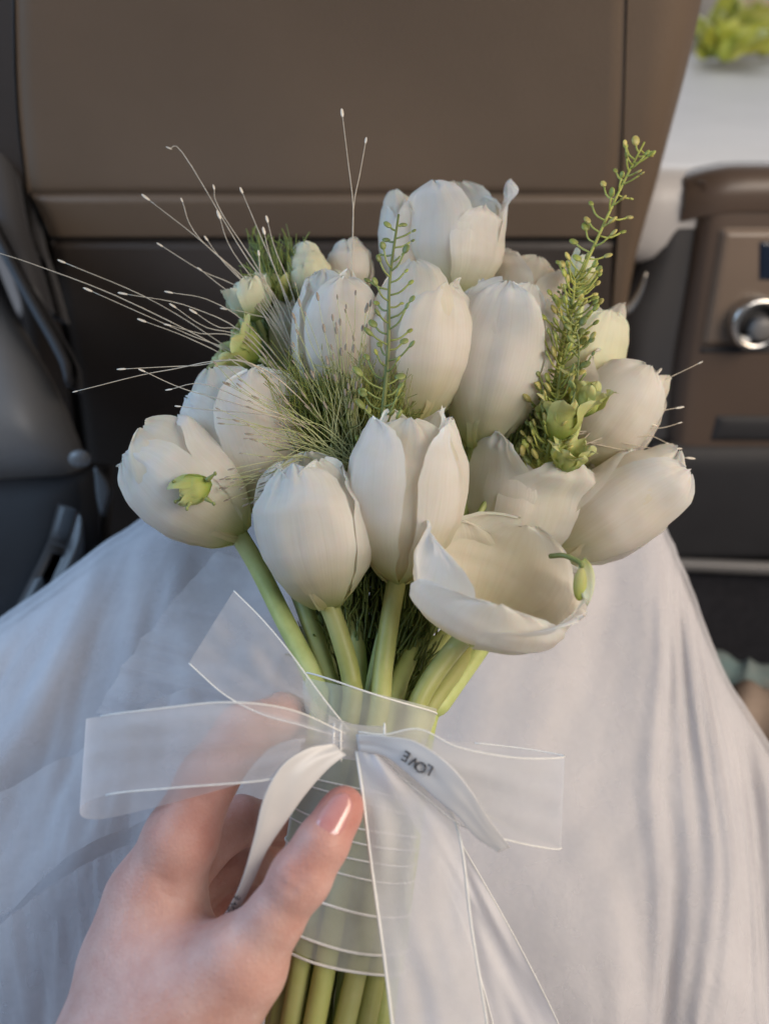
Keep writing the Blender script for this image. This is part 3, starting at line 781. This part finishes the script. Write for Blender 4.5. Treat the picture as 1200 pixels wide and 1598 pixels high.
# front row
tulip("closed white tulip at the front left, lowest bud above the bow", (512, 948, .392), (473, 712, .385), 90, 0.5, roll=-25, slot=(-.30, .80), stem=[(530, 990, .389), (548, 1060, .386)], smat='stem_yellow', seed=1.3)
tulip("closed white tulip standing at the centre front on a yellow-green stem", (620, 908, .396), (643, 652, .388), 94, 0.6, roll=58, slot=(.18, .85), stem=[(611, 950, .394), (598, 1040, .388)], smat='stem_yellow', seed=2.6)
BLUNT = [(0, .30), (.12, .55), (.35, .90), (.6, 1.08), (.8, 1.06), (.91, .88), (.97, .58), (.99, .36), (1, .16)]
tulip("wide open white tulip at the front right showing its cream inside", (736, 992, .384), (784, 872, .371), 130, 1.0, prof=CUP, seed=3.4,
      petals=[(172, 1.30, 1.22, .93, .95, 1), (112, 1.05, 1.0, 1.02, 1.0, 1), (236, 1.1, 1.06, .98, .95, 1), (-64, 1.05, 1.17, .96, 1.0, 0), (66, 1.0, .90, 1.12, 1.02, 0), (8, 1.12, .90, 1.0, 1.03, 0)],
      slot=(.86, .5), stem=[(712, 1008, .394), (678, 1052, .390), (652, 1098, .386)], smat='stem_yellow', ripple=0.05, namp=.7)
# right side
tulip("half open white tulip just behind the wide open one", (784, 884, .458), (838, 684, .446), 96, 0.95, roll=-20, slot=(1.0, .1), stem=[(764, 970, .444), (716, 1038, .412), (672, 1098, .396)], seed=4.1, ripple=.04, smat='stem_yellow', petals=[(180, 1.15, 1.0, .82, .95, 1), (-112, .9, .98, .88, .97, 1), (118, .9, .96, .92, .98, 1), (-46, 1.0, 1.02, .86, 1.0, 0), (46, 1.12, .93, .92, 1.03, 0)])
tulip("cream tulip pointing far right, lowest on the right side", (858, 866, .450), (1054, 726, .438), 72, 0.6, roll=20, slot=(1.1, -.15), stem=[(800, 940, .444), (738, 1028, .418), (690, 1096, .402)], seed=5.2, ripple=.06)
tulip("white tulip leaning right beside the yellow-green sprig", (893, 728, .462), (1004, 572, .450), 72, 0.75, roll=20, slot=(.75, -.5), seed=6.7)
tulip("pale tulip half hidden behind the upright right sprig", (888, 640, .474), (938, 474, .468), 58, 0.75, roll=40, slot=(.55, -.75), seed=7.9, mat='petal_green')
# middle
tulip("white tulip right of centre with two broad petals and a green claw", (744, 702, .444), (803, 455, .438), 88, 0.68, roll=-18, slot=(.35, .15), seed=8.3, mat2='petal')
tulip("tall white tulip at the centre behind the small podded sprig", (648, 658, .434), (664, 424, .428), 88, 0.62, roll=25, slot=(.05, .35), seed=9.6)
tulip("slim white tulip left of the podded sprig, behind the fine grass", (535, 650, .438), (522, 428, .432), 72, 0.5, roll=10, slot=(-.15, .2), seed=10.4)
# top and back
tulip("topmost white tulip with loose upright petals", (708, 466, .468), (716, 276, .464), 74, 0.80, slot=(.15, -.3), seed=11.5, ripple=.07,
      petals=[(180, 1.15, 1.06, .72, .95, 1), (140, .8, .92, .85, .98, 1), (-105, .85, .84, .92, 1.0, 1), (96, .62, 1.0, 1.02, 1.04, 0), (-38, 1.0, .90, .84, 1.0, 0), (40, .80, .70, .80, 1.03, 0)])
tulip("narrow white tulip peeking out left of the topmost tulip", (640, 470, .472), (622, 300, .472), 40, 0.7, roll=40, slot=(-.1, -.55), seed=12.8)
tulip("crumpled white tulip behind the tulip with the green claw", (800, 500, .480), (838, 405, .478), 56, 0.95, roll=70, slot=(.45, -.4), seed=13.2, ripple=.12)
tulip("bluish white tulip bud behind the slim tulip", (548, 470, .478), (545, 376, .476), 38, 0.42, roll=0, slot=(-.35, -.35), seed=14.6)
# left side
tulip("greenish young tulip bud at the upper left of the bouquet", (490, 490, .466), (478, 386, .462), 36, 0.5, roll=50, slot=(-.5, -.55), seed=15.1, mat='petal_green', mat2='petal_green')
tulip("big white tulip at left behind the fine grass heads", (428, 800, .424), (358, 580, .434), 90, 0.75, roll=30, slot=(-.55, .5), stem=[(450, 880, .418), (478, 955, .408), (512, 1060, .396)], seed=16.3)
tulip("white tulip pointing far left with a green pod on it", (378, 836, .412), (216, 690, .410), 84, 0.7, roll=-30, slot=(-.85, .45), stem=[(402, 884, .41), (440, 960, .403), (492, 1065, .392)], seed=17.7)
tulip("small pale tulip bud between the green flowers and the slim tulip", (455, 600, .458), (446, 472, .455), 30, 0.6, roll=15, slot=(-.65, -.2), seed=18.2, mat='petal_green', mat2='petal')

# ------------------------------------------------------------------ small flowers and pods
def small_flower(label, b, t, Rpx, mat, n=7, op=0.95, seed=1.0, ripple=0.18, name="lisianthus", cat="flower"):
    o = PP(b); tp = PP(t); ax = tp - o; L = ax.length; ax.normalize()
    yc = CAM - o; yc = (yc - ax * yc.dot(ax)).normalized(); xr = ax.cross(yc)
    R = Rpx / FPX * b[2]
    root = thing(name, tuple(o), label, cat, "small greenish flowers among the tulips")
    r_ = random.Random(int(seed * 77))
    for k in range(n):
        petal(root, o, ax, yc, xr, L, R * r_.uniform(.8, 1.05), 2 * math.pi * k / n + r_.uniform(-.2, .2), r_.uniform(.55, .8), CUP(op * r_.uniform(.8, 1.2)), r_.uniform(.85, 1.12), M[mat], seed + k, ripple, nu=12, nv=9)
    mb = MB(); mb.tube([o + ax * .002, o - ax * .02, (o - ax * .03).lerp(BIND, .3), BIND.lerp(o, .25) - HF * .008], 0.0016, 7, 16)
    mb.build("stem", M['stem'], root)
    return root
small_flower("pale green lisianthus at upper left under the grass tips", (402, 500, .452), (378, 440, .446), 40, 'petal_green', 8, seed=1.1)
small_flower("yellow-green lisianthus below the paler one at left", (404, 560, .446), (356, 528, .440), 38, 'petal_lime', 11, 1.3, seed=2.1, ripple=.38)
small_flower("dark green leafy bud cluster beside the pale left flower", (445, 480, .468), (430, 428, .466), 28, 'petal_lime', 10, 1.3, seed=3.1, ripple=.38)
small_flower("pale bud on the right sprig against the seat", (905, 450, .452), (912, 392, .450), 27, 'petal_green', 5, .6, seed=4.1, ripple=.08)
small_flower("lime flower at the foot of the right sprig", (868, 690, .424), (882, 620, .416), 34, 'petal_lime', 10, 1.3, seed=5.1, ripple=.38)
small_flower("small lime flower on the right leaning tulip", (905, 650, .424), (925, 598, .418), 28, 'petal_lime', 9, 1.3, seed=6.1, ripple=.38)
small_flower("little lime flower below the foot of the right sprig", (880, 735, .420), (895, 690, .412), 30, 'petal_lime', 9, 1.3, seed=7.1, ripple=.38)

for k in range(8):
    petal(bunch, bo, ba, by, RGT, .06, .040, k * .8, .9, CUP(1.1 if k % 2 else .8), 1.0, M['petal_in'], 40 + k, .12, nu=10, nv=9, name="bloom_petal")
pod = thing("ruffled_bud", tuple(P(304, 765, .388)), "small ruffled green bud resting on the far left tulip", "bud")
po = P(330, 752, .3865); pa = (P(268, 775, .383) - po); pL = pa.length; pa.normalize(); py_ = (CAM - po).normalized(); py_ = (py_ - pa * py_.dot(pa)).normalized(); px_ = pa.cross(py_)
for k in range(7):
    petal(pod, po, pa, py_, px_, pL, .0068, k * .9, .72, PROF_CLOSED(.75), rng.uniform(.8, 1.05), M['petal_lime'], 60 + k, .16, nu=12, nv=9, name="sepal")
for (x, y) in ((336, 739), (271, 752), (274, 783), (292, 794), (334, 786)):
    mb = MB(); mb.tube([P(304 + (x - 304) * .6, 766 + (y - 766) * .6, .381), P(x, y, .380)], lambda t: .0013 * (1 - .7 * t), 6, 5); mb.ball(P(x, y, .380), .0008, None, 1, 1.3, 6, 5)
    mb.build("sepal_tip", M['pod'], pod)
pod2 = thing("green_bud", tuple(P(905, 910, .366)), "slender green bud on a brown stalk against the open tulip", "bud")
mb = MB(); mb.ball(P(905, 912, .366), .0031, (P(908, 870, .366) - P(903, 945, .366)), .8, 2.2, 10, 10); mb.build("bud_body", M['petal_lime'], pod2)
mb = MB(); mb.tube([P(858, 868, .376), P(880, 867, .370), P(905, 878, .366), P(907, 885, .366)], .0011, 6, 10); mb.build("stalk", M['pod'], pod2)
mb = MB(); leaf_mesh(mb, P(912, 870, .367), P(914, 945, .367), .0035, Vector((0, -.8, .6))); solid(mb.build("bract", M['petal_green'], pod2), .0006)

# ------------------------------------------------------------------ peppergrass sprigs
def pod_template(name, mat, r):
    mb = MB(); mb.ball((0, 0, 0), r, (0, 0, 1), .45, 1.15, 10, 7, (0, 1, 0))
    me = bpy.data.meshes.new(name); me.from_pydata(mb.v, [], mb.f); me.polygons.foreach_set("use_smooth", [True] * len(me.polygons)); me.materials.append(mat); return me
def place(name, me, loc, ax, parent, sc_=1.0):
    o = bpy.data.objects.new(name, me); COL.objects.link(o); o.parent = parent
    o.location = Vector(loc) - Vector(parent['_o'])
    o.rotation_euler = Vector(ax).to_track_quat('Z', 'Y').to_euler(); o.scale = (sc_,) * 3
    return o
podme = pod_template("pod", M['pod'], .0024); podme2 = pod_template("pod", M['pod_gold'], .0026)
podme3 = pod_template("pod", M['fern_light'], .0023)
def sprig(label, path, n, ln, mat, pmes, seed, rad=.0011, u0=.03, u1=.98, lt=lambda u: 1.0, name="peppergrass", twig_r=.00046):
    r_ = random.Random(seed)
    pts = [Vector(p) for p in catmull([P(*q) for q in path], 60)]
    root = thing(name, tuple(pts[0]), label, "sprig", "peppergrass sprigs")
    mb = MB(); mb.tube(pts, lambda t: rad * (1.15 - .65 * t), 7)
    mt = MB()
    for k in range(n):
        u = u0 + (u1 - u0) * (k + r_.uniform(-.3, .3)) / n; u = min(.995, max(0, u))
        i = min(58, int(u * 59)); p = pts[i].lerp(pts[i + 1], u * 59 - i)
        t = (pts[i + 1] - pts[i]).normalized()
        side = RGT * (1 if k % 2 else -1); ang = r_.uniform(-1.1, 1.25)
        s = (side * math.cos(ang) + (CAM - p).normalized() * math.sin(ang)); s = (s - t * s.dot(t)).normalized()
        l = ln * lt(u) * r_.uniform(.5, 1.25)
        a1 = p + (s * .85 + t * .25) * (l * .6); a2 = p + (s * .9 + t * r_.uniform(.35, .75)) * l
        mt.tube([p, a1, a2], twig_r, 5, 6)
        place("pod", r_.choice(pmes), a2 + (a2 - a1).normalized() * .0015, (a2 - a1), root, r_.uniform(.45, 1.2) * (1 - .3 * u))
    mb.build("stem", mat, root); o = mt.build("pedicels", mat, root); stuff(o)
    return root
sprig("small upright sprig with round pods in front of the centre tulip", [(592, 720, .402), (598, 640, .397), (606, 540, .394), (608, 440, .398), (622, 335, .410)], 44, .0115, M['pod'], [podme, podme, podme3], 3, lt=lambda u: 1.15 - .6 * u)
sprig("tall golden sprig rising at the right against the seat", [(835, 760, .430), (852, 680, .428), (872, 560, .425), (895, 460, .425), (935, 365, .428), (975, 280, .432), (1005, 222, .436)], 62, .0105, M['fern_light'], [podme2, podme3, podme2], 5, rad=.0010, lt=lambda u: 1.2 - .5 * u)
sprig("bushy yellow-green sprig at the foot of the tall golden one", [(840, 770, .426), (858, 690, .424), (872, 600, .422), (890, 500, .422), (898, 420, .424)], 120, .0105, M['fern_light'], [podme3, podme2, podme], 8, rad=.0012)
sprig("curved thin green sprig right of the tall golden one", [(870, 700, .420), (895, 620, .416), (903, 560, .415), (900, 520, .415), (888, 490, .417)], 16, .006, M['pod'], [podme], 9, rad=.0006)

# ------------------------------------------------------------------ fine panic grass
seedme = pod_template("seed_head", M['seed'], .00075); seedme.transform(__import__('mathutils').Matrix.Diagonal((1, 1, 2.4, 1)))
seedme_d = pod_template("seed_head", M['seed_dark'], .00062); seedme_d.transform(__import__('mathutils').Matrix.Diagonal((1, 1, 2.4, 1)))
def grass(label, root_pt, tips, mat, seed, rad=.00025, me=None, side=0.0, group="fine grass sprays"):
    r_ = random.Random(seed); o = PP(root_pt)
    rt = thing("panic_grass", tuple(o), label, "grass spray", group)
    mb = MB()
    for tip in tips:
        via, tp = (tip[:-1], tip[-1]) if isinstance(tip[0], tuple) else ([], tip)
        e = PP(tp); o_ = o + RGT * r_.gauss(0, .0045) + UPV * r_.gauss(0, .004) + FWD * r_.uniform(-.002, .004)
        if via: pts = [o_] + [PP(q) for q in via] + [e]
        else:
            sag = (e - o).length * .09
            pts = [o_, o_.lerp(e, .35) + UPV * sag * r_.uniform(.2, 1.3) + RGT * sag * r_.uniform(-.5, .5), o.lerp(e, .7) + UPV * sag * r_.uniform(0, .8), e]
        mb.tube(pts, lambda t: rad * (1.4 - .7 * t), 5, 18)
        ax = Vector(pts[-1]) - Vector(pts[-2])
        place("seed_head", me or seedme, e, ax, rt, r_.uniform(.6, 1.35))
        # side branchlets
        if r_.random() < side:
            u = r_.uniform(.6, .9); q = o.lerp(e, u); s = q + (e - o).normalized() * .012 + RGT * r_.uniform(-.006, .006) + UPV * r_.uniform(-.004, .006)
            mb.tube([q, q.lerp(s, .5), s], rad * .8, 4, 5); place("seed_head", me or seedme, s, s - q, rt, r_.uniform(.6, 1.0))
    stuff(mb.build("stalks", mat, rt))
    return rt
D1 = .425
grass("pale grass spray fanning out at upper left above the green flowers", (520, 690, .432),
      [((440, 480, .44), (380, 395, .44), (288, 242, .44), (264, 231, .44)), ((430, 470, .44), (345, 330, .44), (334, 292, .44)), ((420, 480, .44), (310, 370, .44), (284, 312, .44)), ((400, 470, .44), (330, 390, .44), (228, 308, .44)),
       ((450, 470, .44), (412, 380, .44), (377, 297, .44)), ((460, 470, .44), (430, 390, .44), (417, 342, .44)), ((410, 480, .44), (310, 420, .44), (250, 382, .44)), ((380, 560, .435), (240, 470, .435), (97, 408, .435)),
       ((390, 570, .43), (200, 470, .43), (60, 415, .43), (-10, 392, .43)), ((400, 540, .43), (300, 480, .43), (192, 458, .43)), ((380, 560, .43), (290, 520, .43), (138, 452, .43)), ((380, 575, .43), (300, 530, .43), (222, 500, .43)),
       ((400, 520, .43), (330, 470, .43), (264, 456, .43)), ((400, 540, .43), (320, 510, .43), (270, 477, .43)), ((400, 530, .43), (340, 510, .43), (302, 486, .43)), ((390, 540, .43), (310, 520, .43), (262, 507, .43)),
       ((440, 500, .44), (410, 440, .44), (404, 395, .44)), ((430, 500, .44), (350, 410, .44), (322, 372, .44)), ((430, 490, .44), (362, 390, .44), (342, 335, .44)), ((450, 480, .44), (422, 400, .44), (412, 360, .44)), ((420, 500, .44), (350, 450, .44), (312, 420, .44)), ((440, 520, .44), (390, 490, .44), (350, 482, .44))],
      M['straw'], 1)
grass("few pale grass stalks pointing left over the big left tulip", (500, 680, .425),
      [((400, 570, .392), (260, 578, .40), (118, 611, .40)), ((400, 572, .392), (300, 571, .40), (190, 576, .40)), ((400, 640, .39), (290, 608, .40), (222, 578, .40)), ((420, 640, .39), (320, 600, .395), (264, 608, .40)),
       ((430, 650, .39), (330, 640, .395), (278, 634, .40))], M['straw'], 2)
grass("two tall pale grass stalks at the top centre", (540, 720, .425), [((546, 560, .425), (550, 400, .428), (551, 320, .43), (543, 250, .43), (534, 176, .43)), ((546, 560, .425), (550, 400, .428), (552, 322, .43), (562, 270, .43), (571, 219, .43))], M['straw'], 3)
grass("short pale grass stalks sticking out at the far right", (900, 700, .44), [((960, 640, .44), (1020, 602, .44), (1092, 566, .44)), ((980, 660, .44), (1030, 642, .44), (1060, 636, .44)), ((980, 670, .44), (1030, 668, .44), (1060, 660, .44)), ((960, 620, .44), (1018, 590, .44), (1027, 580, .44)),
      ((960, 700, .44), (1040, 712, .44), (1077, 715, .44)), ((960, 690, .44), (1020, 700, .44), (1058, 700, .44)), ((960, 690, .44), (1010, 680, .44), (1045, 694, .44)), ((960, 670, .44), (1000, 655, .44), (1018, 662, .44))], M['straw'], 4)
rr = random.Random(21)
tipsL = []
for k in range(36):                                     # over the left tulips
    a = rr.uniform(0, 1); tipsL.append((rr.uniform(350, 480) - 20 * a, rr.uniform(585, 790), .388))
grass("spray of tiny dark seeded grass over the big left tulip", (540, 725, .400), tipsL, M['straw_green'], 5, rad=.00017, me=seedme_d, side=.5)
tipsM = [(rr.uniform(455, 585), rr.uniform(455, 640), .404) for k in range(40)]
grass("spray of tiny dark seeded grass over the slim middle tulip", (545, 725, .408), tipsM, M['straw_green'], 6, rad=.00017, me=seedme_d, side=.5)

# feathery filler
def filler(name, label, centre_fn, n, mat, seed, ln=(.012, .03), rad=.0004):
    r_ = random.Random(seed); mb = MB()
    for k in range(n):
        p, d = centre_fn(r_); l = r_.uniform(*ln)
        d = Vector(d).normalized(); e = p + d * l + Vector((r_.uniform(-1, 1), r_.uniform(-1, 1), r_.uniform(-1, 1))) * l * .25
        mb.tube([p, p.lerp(e, .5) + Vector((r_.uniform(-1, 1), r_.uniform(-1, 1), r_.uniform(-1, 1))) * l * .12, e], lambda t: rad * (1.2 - .8 * t), 4, 6, cap=False)
        for q in range(2):
            s = p.lerp(e, r_.uniform(.3, .9)); f = s + (d + Vector((r_.uniform(-1, 1), r_.uniform(-1, 1), r_.uniform(-1, 1))) * .9).normalized() * l * .35
            mb.tube([s, s.lerp(f, .5), f], rad * .7, 4, 4, cap=False)
    o = mb.build(name, mat); stuff(o); tag(o, label, "greenery"); return o
def cone_src(apex, x0, x1, y0, y1, d0, d1):
    A = PP(apex)
    def f(r_):
        x = r_.uniform(x0, x1); y = r_.uniform(y0, y1); p = P(x, y, r_.uniform(d0, d1))
        return p, (p - A).normalized() + UPV * .4
    return f
filler("feathery_grass", "dense feathery green grass between the front tulips", cone_src((548, 800, .43), 460, 610, 655, 735, .412, .440), 520, M['fern'], 31, (.010, .026), .00036)
filler("feathery_grass", "paler wispy grass rising over the slim middle tulip", cone_src((545, 800, .43), 455, 610, 640, 710, .412, .430), 260, M['fern_light'], 32, (.014, .034), .00022)
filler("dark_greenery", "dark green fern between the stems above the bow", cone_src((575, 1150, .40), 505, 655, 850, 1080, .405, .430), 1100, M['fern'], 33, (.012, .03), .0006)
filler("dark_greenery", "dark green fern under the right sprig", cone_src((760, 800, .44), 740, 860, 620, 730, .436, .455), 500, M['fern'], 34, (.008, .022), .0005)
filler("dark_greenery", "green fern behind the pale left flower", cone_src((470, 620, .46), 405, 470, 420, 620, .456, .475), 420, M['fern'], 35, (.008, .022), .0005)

# ------------------------------------------------------------------ ribbons
def ribbon(name, e1, e2, mat, parent, n=60, m=25, bulge=0.0, wav=0.0006, seed=0.0, thick=0.00025, edges=(1, 1), thr=.00030, upto=1.0, pucker=.0012):
    A = [Vector(p) for p in catmull([P(*t) for t in e1], n)]; B = [Vector(p) for p in catmull([P(*t) for t in e2], n)]
    rows = []
    for i in range(n):
        row = []
        for j in range(m):
            v = j / (m - 1); p = A[i].lerp(B[i], v)
            nrm = (CAM - p).normalized()
            h = bulge * math.sin(math.pi * v) + pucker * math.sin(v * 17 + 2.5 * mnoise.noise(Vector((i / n * 3, 0, seed)))) * math.sin(math.pi * v) * (.35 + mnoise.noise(Vector((i / n * 4, v * 2, seed + 7)))) + wav * mnoise.noise(Vector((i / n * 5, v * 2.5, seed))) * math.sin(math.pi * v) * 2
            row.append(p + nrm * h)
        rows.append(row)
    mb = MB(); mb.grid(rows); o = mb.build(name, mat, parent)
    for use, L_ in zip(edges, (A, B)):
        if use:
            t = MB(); t.tube(L_[:int(len(L_) * upto)], thr, 6); t.build("edge_thread", M['thread'], o)
    return o, rows
# wrap round the stems
wrap = thing("ribbon_wrap", tuple(BIND), "sheer organza ribbon wound around the stems under the thumb", "ribbon")
def haxis(y):      # axis point whose image row is y
    t = (y - 1125) / (1720 - 1125)
    return BIND.lerp(BOT, t)
def hrad(y):
    return .0262 + .0018 * smooth(1150, 1500, y) + .0042 * (1 - smooth(1085, 1170, y))
def ring_pts(y, tilt, rad_add=0.0, n=48, wob=0.0):
    c = haxis(y); r = hrad(y) + rad_add; out = []
    for k in range(n):
        a = 2 * math.pi * k / n
        out.append(c + HX * (math.cos(a) * r) + HF * (math.sin(a) * r * .92) + HAX * (math.cos(a) * tilt + wob * math.sin(3 * a + y)))
    return out
mb = MB(); mb.grid([ring_pts(y, .0035 + .0006 * math.sin(y), .0006 * mnoise.noise(Vector((y * .02, 0, 0)))) for y in np.linspace(1078, 1496, 26)], close_v=True)
mb.build("wrap_band", M['organza_wrap'], wrap)
mb = MB(); mb.grid([ring_pts(y, .0030, .0012) for y in np.linspace(1185, 1468, 16)], close_v=True)
mb.build("wrap_band", M['organza_wrap'], wrap)
for y, tl, ra in ((1078, .0055, .0004), (1232, .0030, .0018), (1250, .0042, .0016), (1290, .0030, .0016), (1310, .0036, .0016), (1338, .0016, .0016), (1362, .0024, .0016), (1412, .0030, .001), (1468, .0026, .0014), (1497, .0034, .0008)):
    pts = ring_pts(y, tl, ra, wob=.0004); mb = MB(); mb.tube(pts + [pts[0]], .00042 if y < 1400 else .0006, 6)
    mb.build("edge_thread", M['thread'], wrap)

bow = thing("organza_bow", tuple(P(548, 1152, .355)), "sheer white organza bow with wired edges tied on the stems", "bow")
ribbon("bow_tail", [(545, 1140, .358), (505, 1090, .358), (450, 1015, .362), (408, 965, .366), (365, 922, .370)], [(535, 1152, .356), (470, 1132, .352), (410, 1115, .352), (352, 1085, .355), (295, 1035, .360)], M['organza'], bow, seed=1, wav=.002)
ribbon("bow_loop", [(540, 1145, .352), (455, 1108, .340), (355, 1096, .336), (230, 1108, .338), (160, 1117, .345), (135, 1122, .355), (165, 1118, .362), (350, 1100, .356), (545, 1148, .357)],
       [(540, 1165, .352), (470, 1200, .340), (410, 1218, .335), (280, 1229, .335), (170, 1240, .343), (125, 1262, .354), (160, 1278, .362), (345, 1232, .348), (545, 1168, .357)], M['organza'], bow, n=80, seed=2, wav=.002, upto=.52)
ribbon("bow_loop", [(560, 1142, .351), (600, 1146, .347), (655, 1138, .344), (715, 1166, .342), (800, 1182, .345), (868, 1183, .352), (874, 1178, .358), (800, 1166, .364), (700, 1156, .364), (560, 1146, .358)],
       [(560, 1168, .351), (610, 1200, .346), (665, 1245, .343), (720, 1288, .342), (795, 1312, .345), (864, 1325, .352), (868, 1318, .358), (795, 1290, .366), (700, 1240, .366), (560, 1168, .358)], M['organza'], bow, n=80, seed=3, wav=.002, upto=.86)
ribbon("bow_tail", [(556, 1172, .350), (566, 1240, .344), (582, 1370, .338), (600, 1500, .334), (614, 1620, .330), (622, 1720, .328)], [(612, 1170, .350), (690, 1250, .346), (718, 1310, .344), (736, 1450, .341), (760, 1600, .337), (776, 1720, .334)], M['organza_dense'], bow, seed=4, wav=.003, bulge=.003, thr=.0006)
ribbon("bow_tail", [(575, 1178, .356), (650, 1290, .358), (705, 1400, .360), (742, 1500, .360), (775, 1620, .360), (800, 1720, .360)], [(618, 1178, .356), (690, 1270, .357), (745, 1360, .358), (808, 1472, .360), (872, 1600, .360), (920, 1720, .360)], M['organza_dense'], bow, seed=5, wav=.003)
# knot: gathered band
rows = []
kc = P(558, 1158, .3545)
for i in range(19):
    u = i / 18 * 2 - 1
    rows.append([kc + RGT * (u * .0115) + UPV * (-u * .0022) + (UPV * math.cos(a) * (.0068 + .0016 * abs(u) ** 2) - FWD * math.sin(a) * (.0052 - .0012 * u * u)) * (1 + .05 * math.sin(5 * a + u * 3) + .03 * math.sin(11 * a)) for a in np.linspace(0, 2 * math.pi, 44, endpoint=False)])
mb = MB(); mb.grid(rows, True); mb.build("knot", M['organza'], bow)
for sx in (-.0092, -.0065, .0108):
    mb = MB(); mb.tube([kc + RGT * sx + (UPV * math.cos(a) * .0074 - FWD * math.sin(a) * .0053) for a in np.linspace(-.25 * math.pi, 1.2 * math.pi, 18)], .0004, 6); mb.build("edge_thread", M['thread'], bow)

pr = thing("printed_ribbon", tuple(P(560, 1165, .349)), "narrow white satin ribbon printed LOVE curling out of the bow", "ribbon")
s1, r1 = ribbon("ribbon_end", [(520, 1160, .348), (480, 1168, .342), (440, 1195, .336), (412, 1245, .333), (396, 1310, .334), (376, 1378, .339), (352, 1425, .344), (330, 1452, .352)], [(540, 1178, .348), (512, 1200, .344), (478, 1238, .340), (448, 1280, .338), (418, 1325, .338), (394, 1378, .342), (370, 1424, .346), (345, 1458, .352)], M['satin'], pr, edges=(0, 0), pucker=0, seed=6, bulge=.0003, wav=.0004)
s2, r2 = ribbon("ribbon_end", [(556, 1146, .346), (600, 1149, .341), (650, 1158, .337), (700, 1192, .334), (735, 1234, .334), (768, 1285, .337), (796, 1322, .341)], [(560, 1172, .347), (600, 1180, .343), (638, 1208, .339), (680, 1246, .337), (716, 1276, .337), (742, 1306, .339), (778, 1330, .342)], M['satin'], pr, edges=(0, 0), pucker=0, seed=7, bulge=.0003, wav=.0004)
solid(s1, .0003); solid(s2, .0003)
# print: LOVE, upside down as seen, letters set on the ribbon surface
def glyph(ch, size, parent, mat, px, py, d, rx, ry, name="letter"):
    cu = bpy.data.curves.new("tmp", 'FONT'); cu.body = ch; cu.size = size; cu.align_x = 'CENTER'; cu.align_y = 'CENTER'; cu.extrude = 0.00005; cu.offset = size * .012
    to = bpy.data.objects.new("tmp", cu); COL.objects.link(to)
    bpy.context.view_layer.update()
    me = bpy.data.meshes.new_from_object(to.evaluated_get(bpy.context.evaluated_depsgraph_get()))
    bpy.data.objects.remove(to)
    n_ = len(me.vertices); co = np.zeros(n_ * 3); me.vertices.foreach_get("co", co); co = co.reshape(-1, 3)
    fs = [tuple(p.vertices) for p in me.polygons]; bpy.data.meshes.remove(me)
    c = P(px, py, d); nrm = (CAM - c).normalized()
    X_ = (RGT * rx + UPV * ry).normalized(); X_ = (X_ - nrm * X_.dot(nrm)).normalized(); Y_ = nrm.cross(X_)
    vs = [tuple(c + X_ * v[0] + Y_ * v[1] + nrm * v[2]) for v in co]
    return mesh_obj(name, vs, fs, mat, parent, None, False)
def surf_depth(rows, px, py):
    best = None
    for row in rows:
        for p in row:
            q = p - CAM; d = q.dot(FWD); x = 600 + q.dot(RGT) / d * FPX; y = 799 - q.dot(UPV) / d * FPX
            e = (x - px) ** 2 + (y - py) ** 2
            if best is None or e < best[0]: best = (e, d)
    return best[1]
for ch, x, y in (("L", 670, 1201), ("O", 657, 1197), ("V", 646, 1189), ("E", 634, 1180)):
    glyph(ch, .0056, s2, M['ink'], x, y, surf_depth(r2, x, y) - .0012, -.85, .5)
for ch, x, y in (("L", 356, 1428), ("O", 361, 1419), ("V", 366, 1410), ("E", 371, 1401)):
    glyph(ch, .0034, s1, M['ink'], x, y, surf_depth(r1, x, y) - .0012, .5, .85)

for o in bpy.data.objects:
    if '_o' in o: del o['_o']
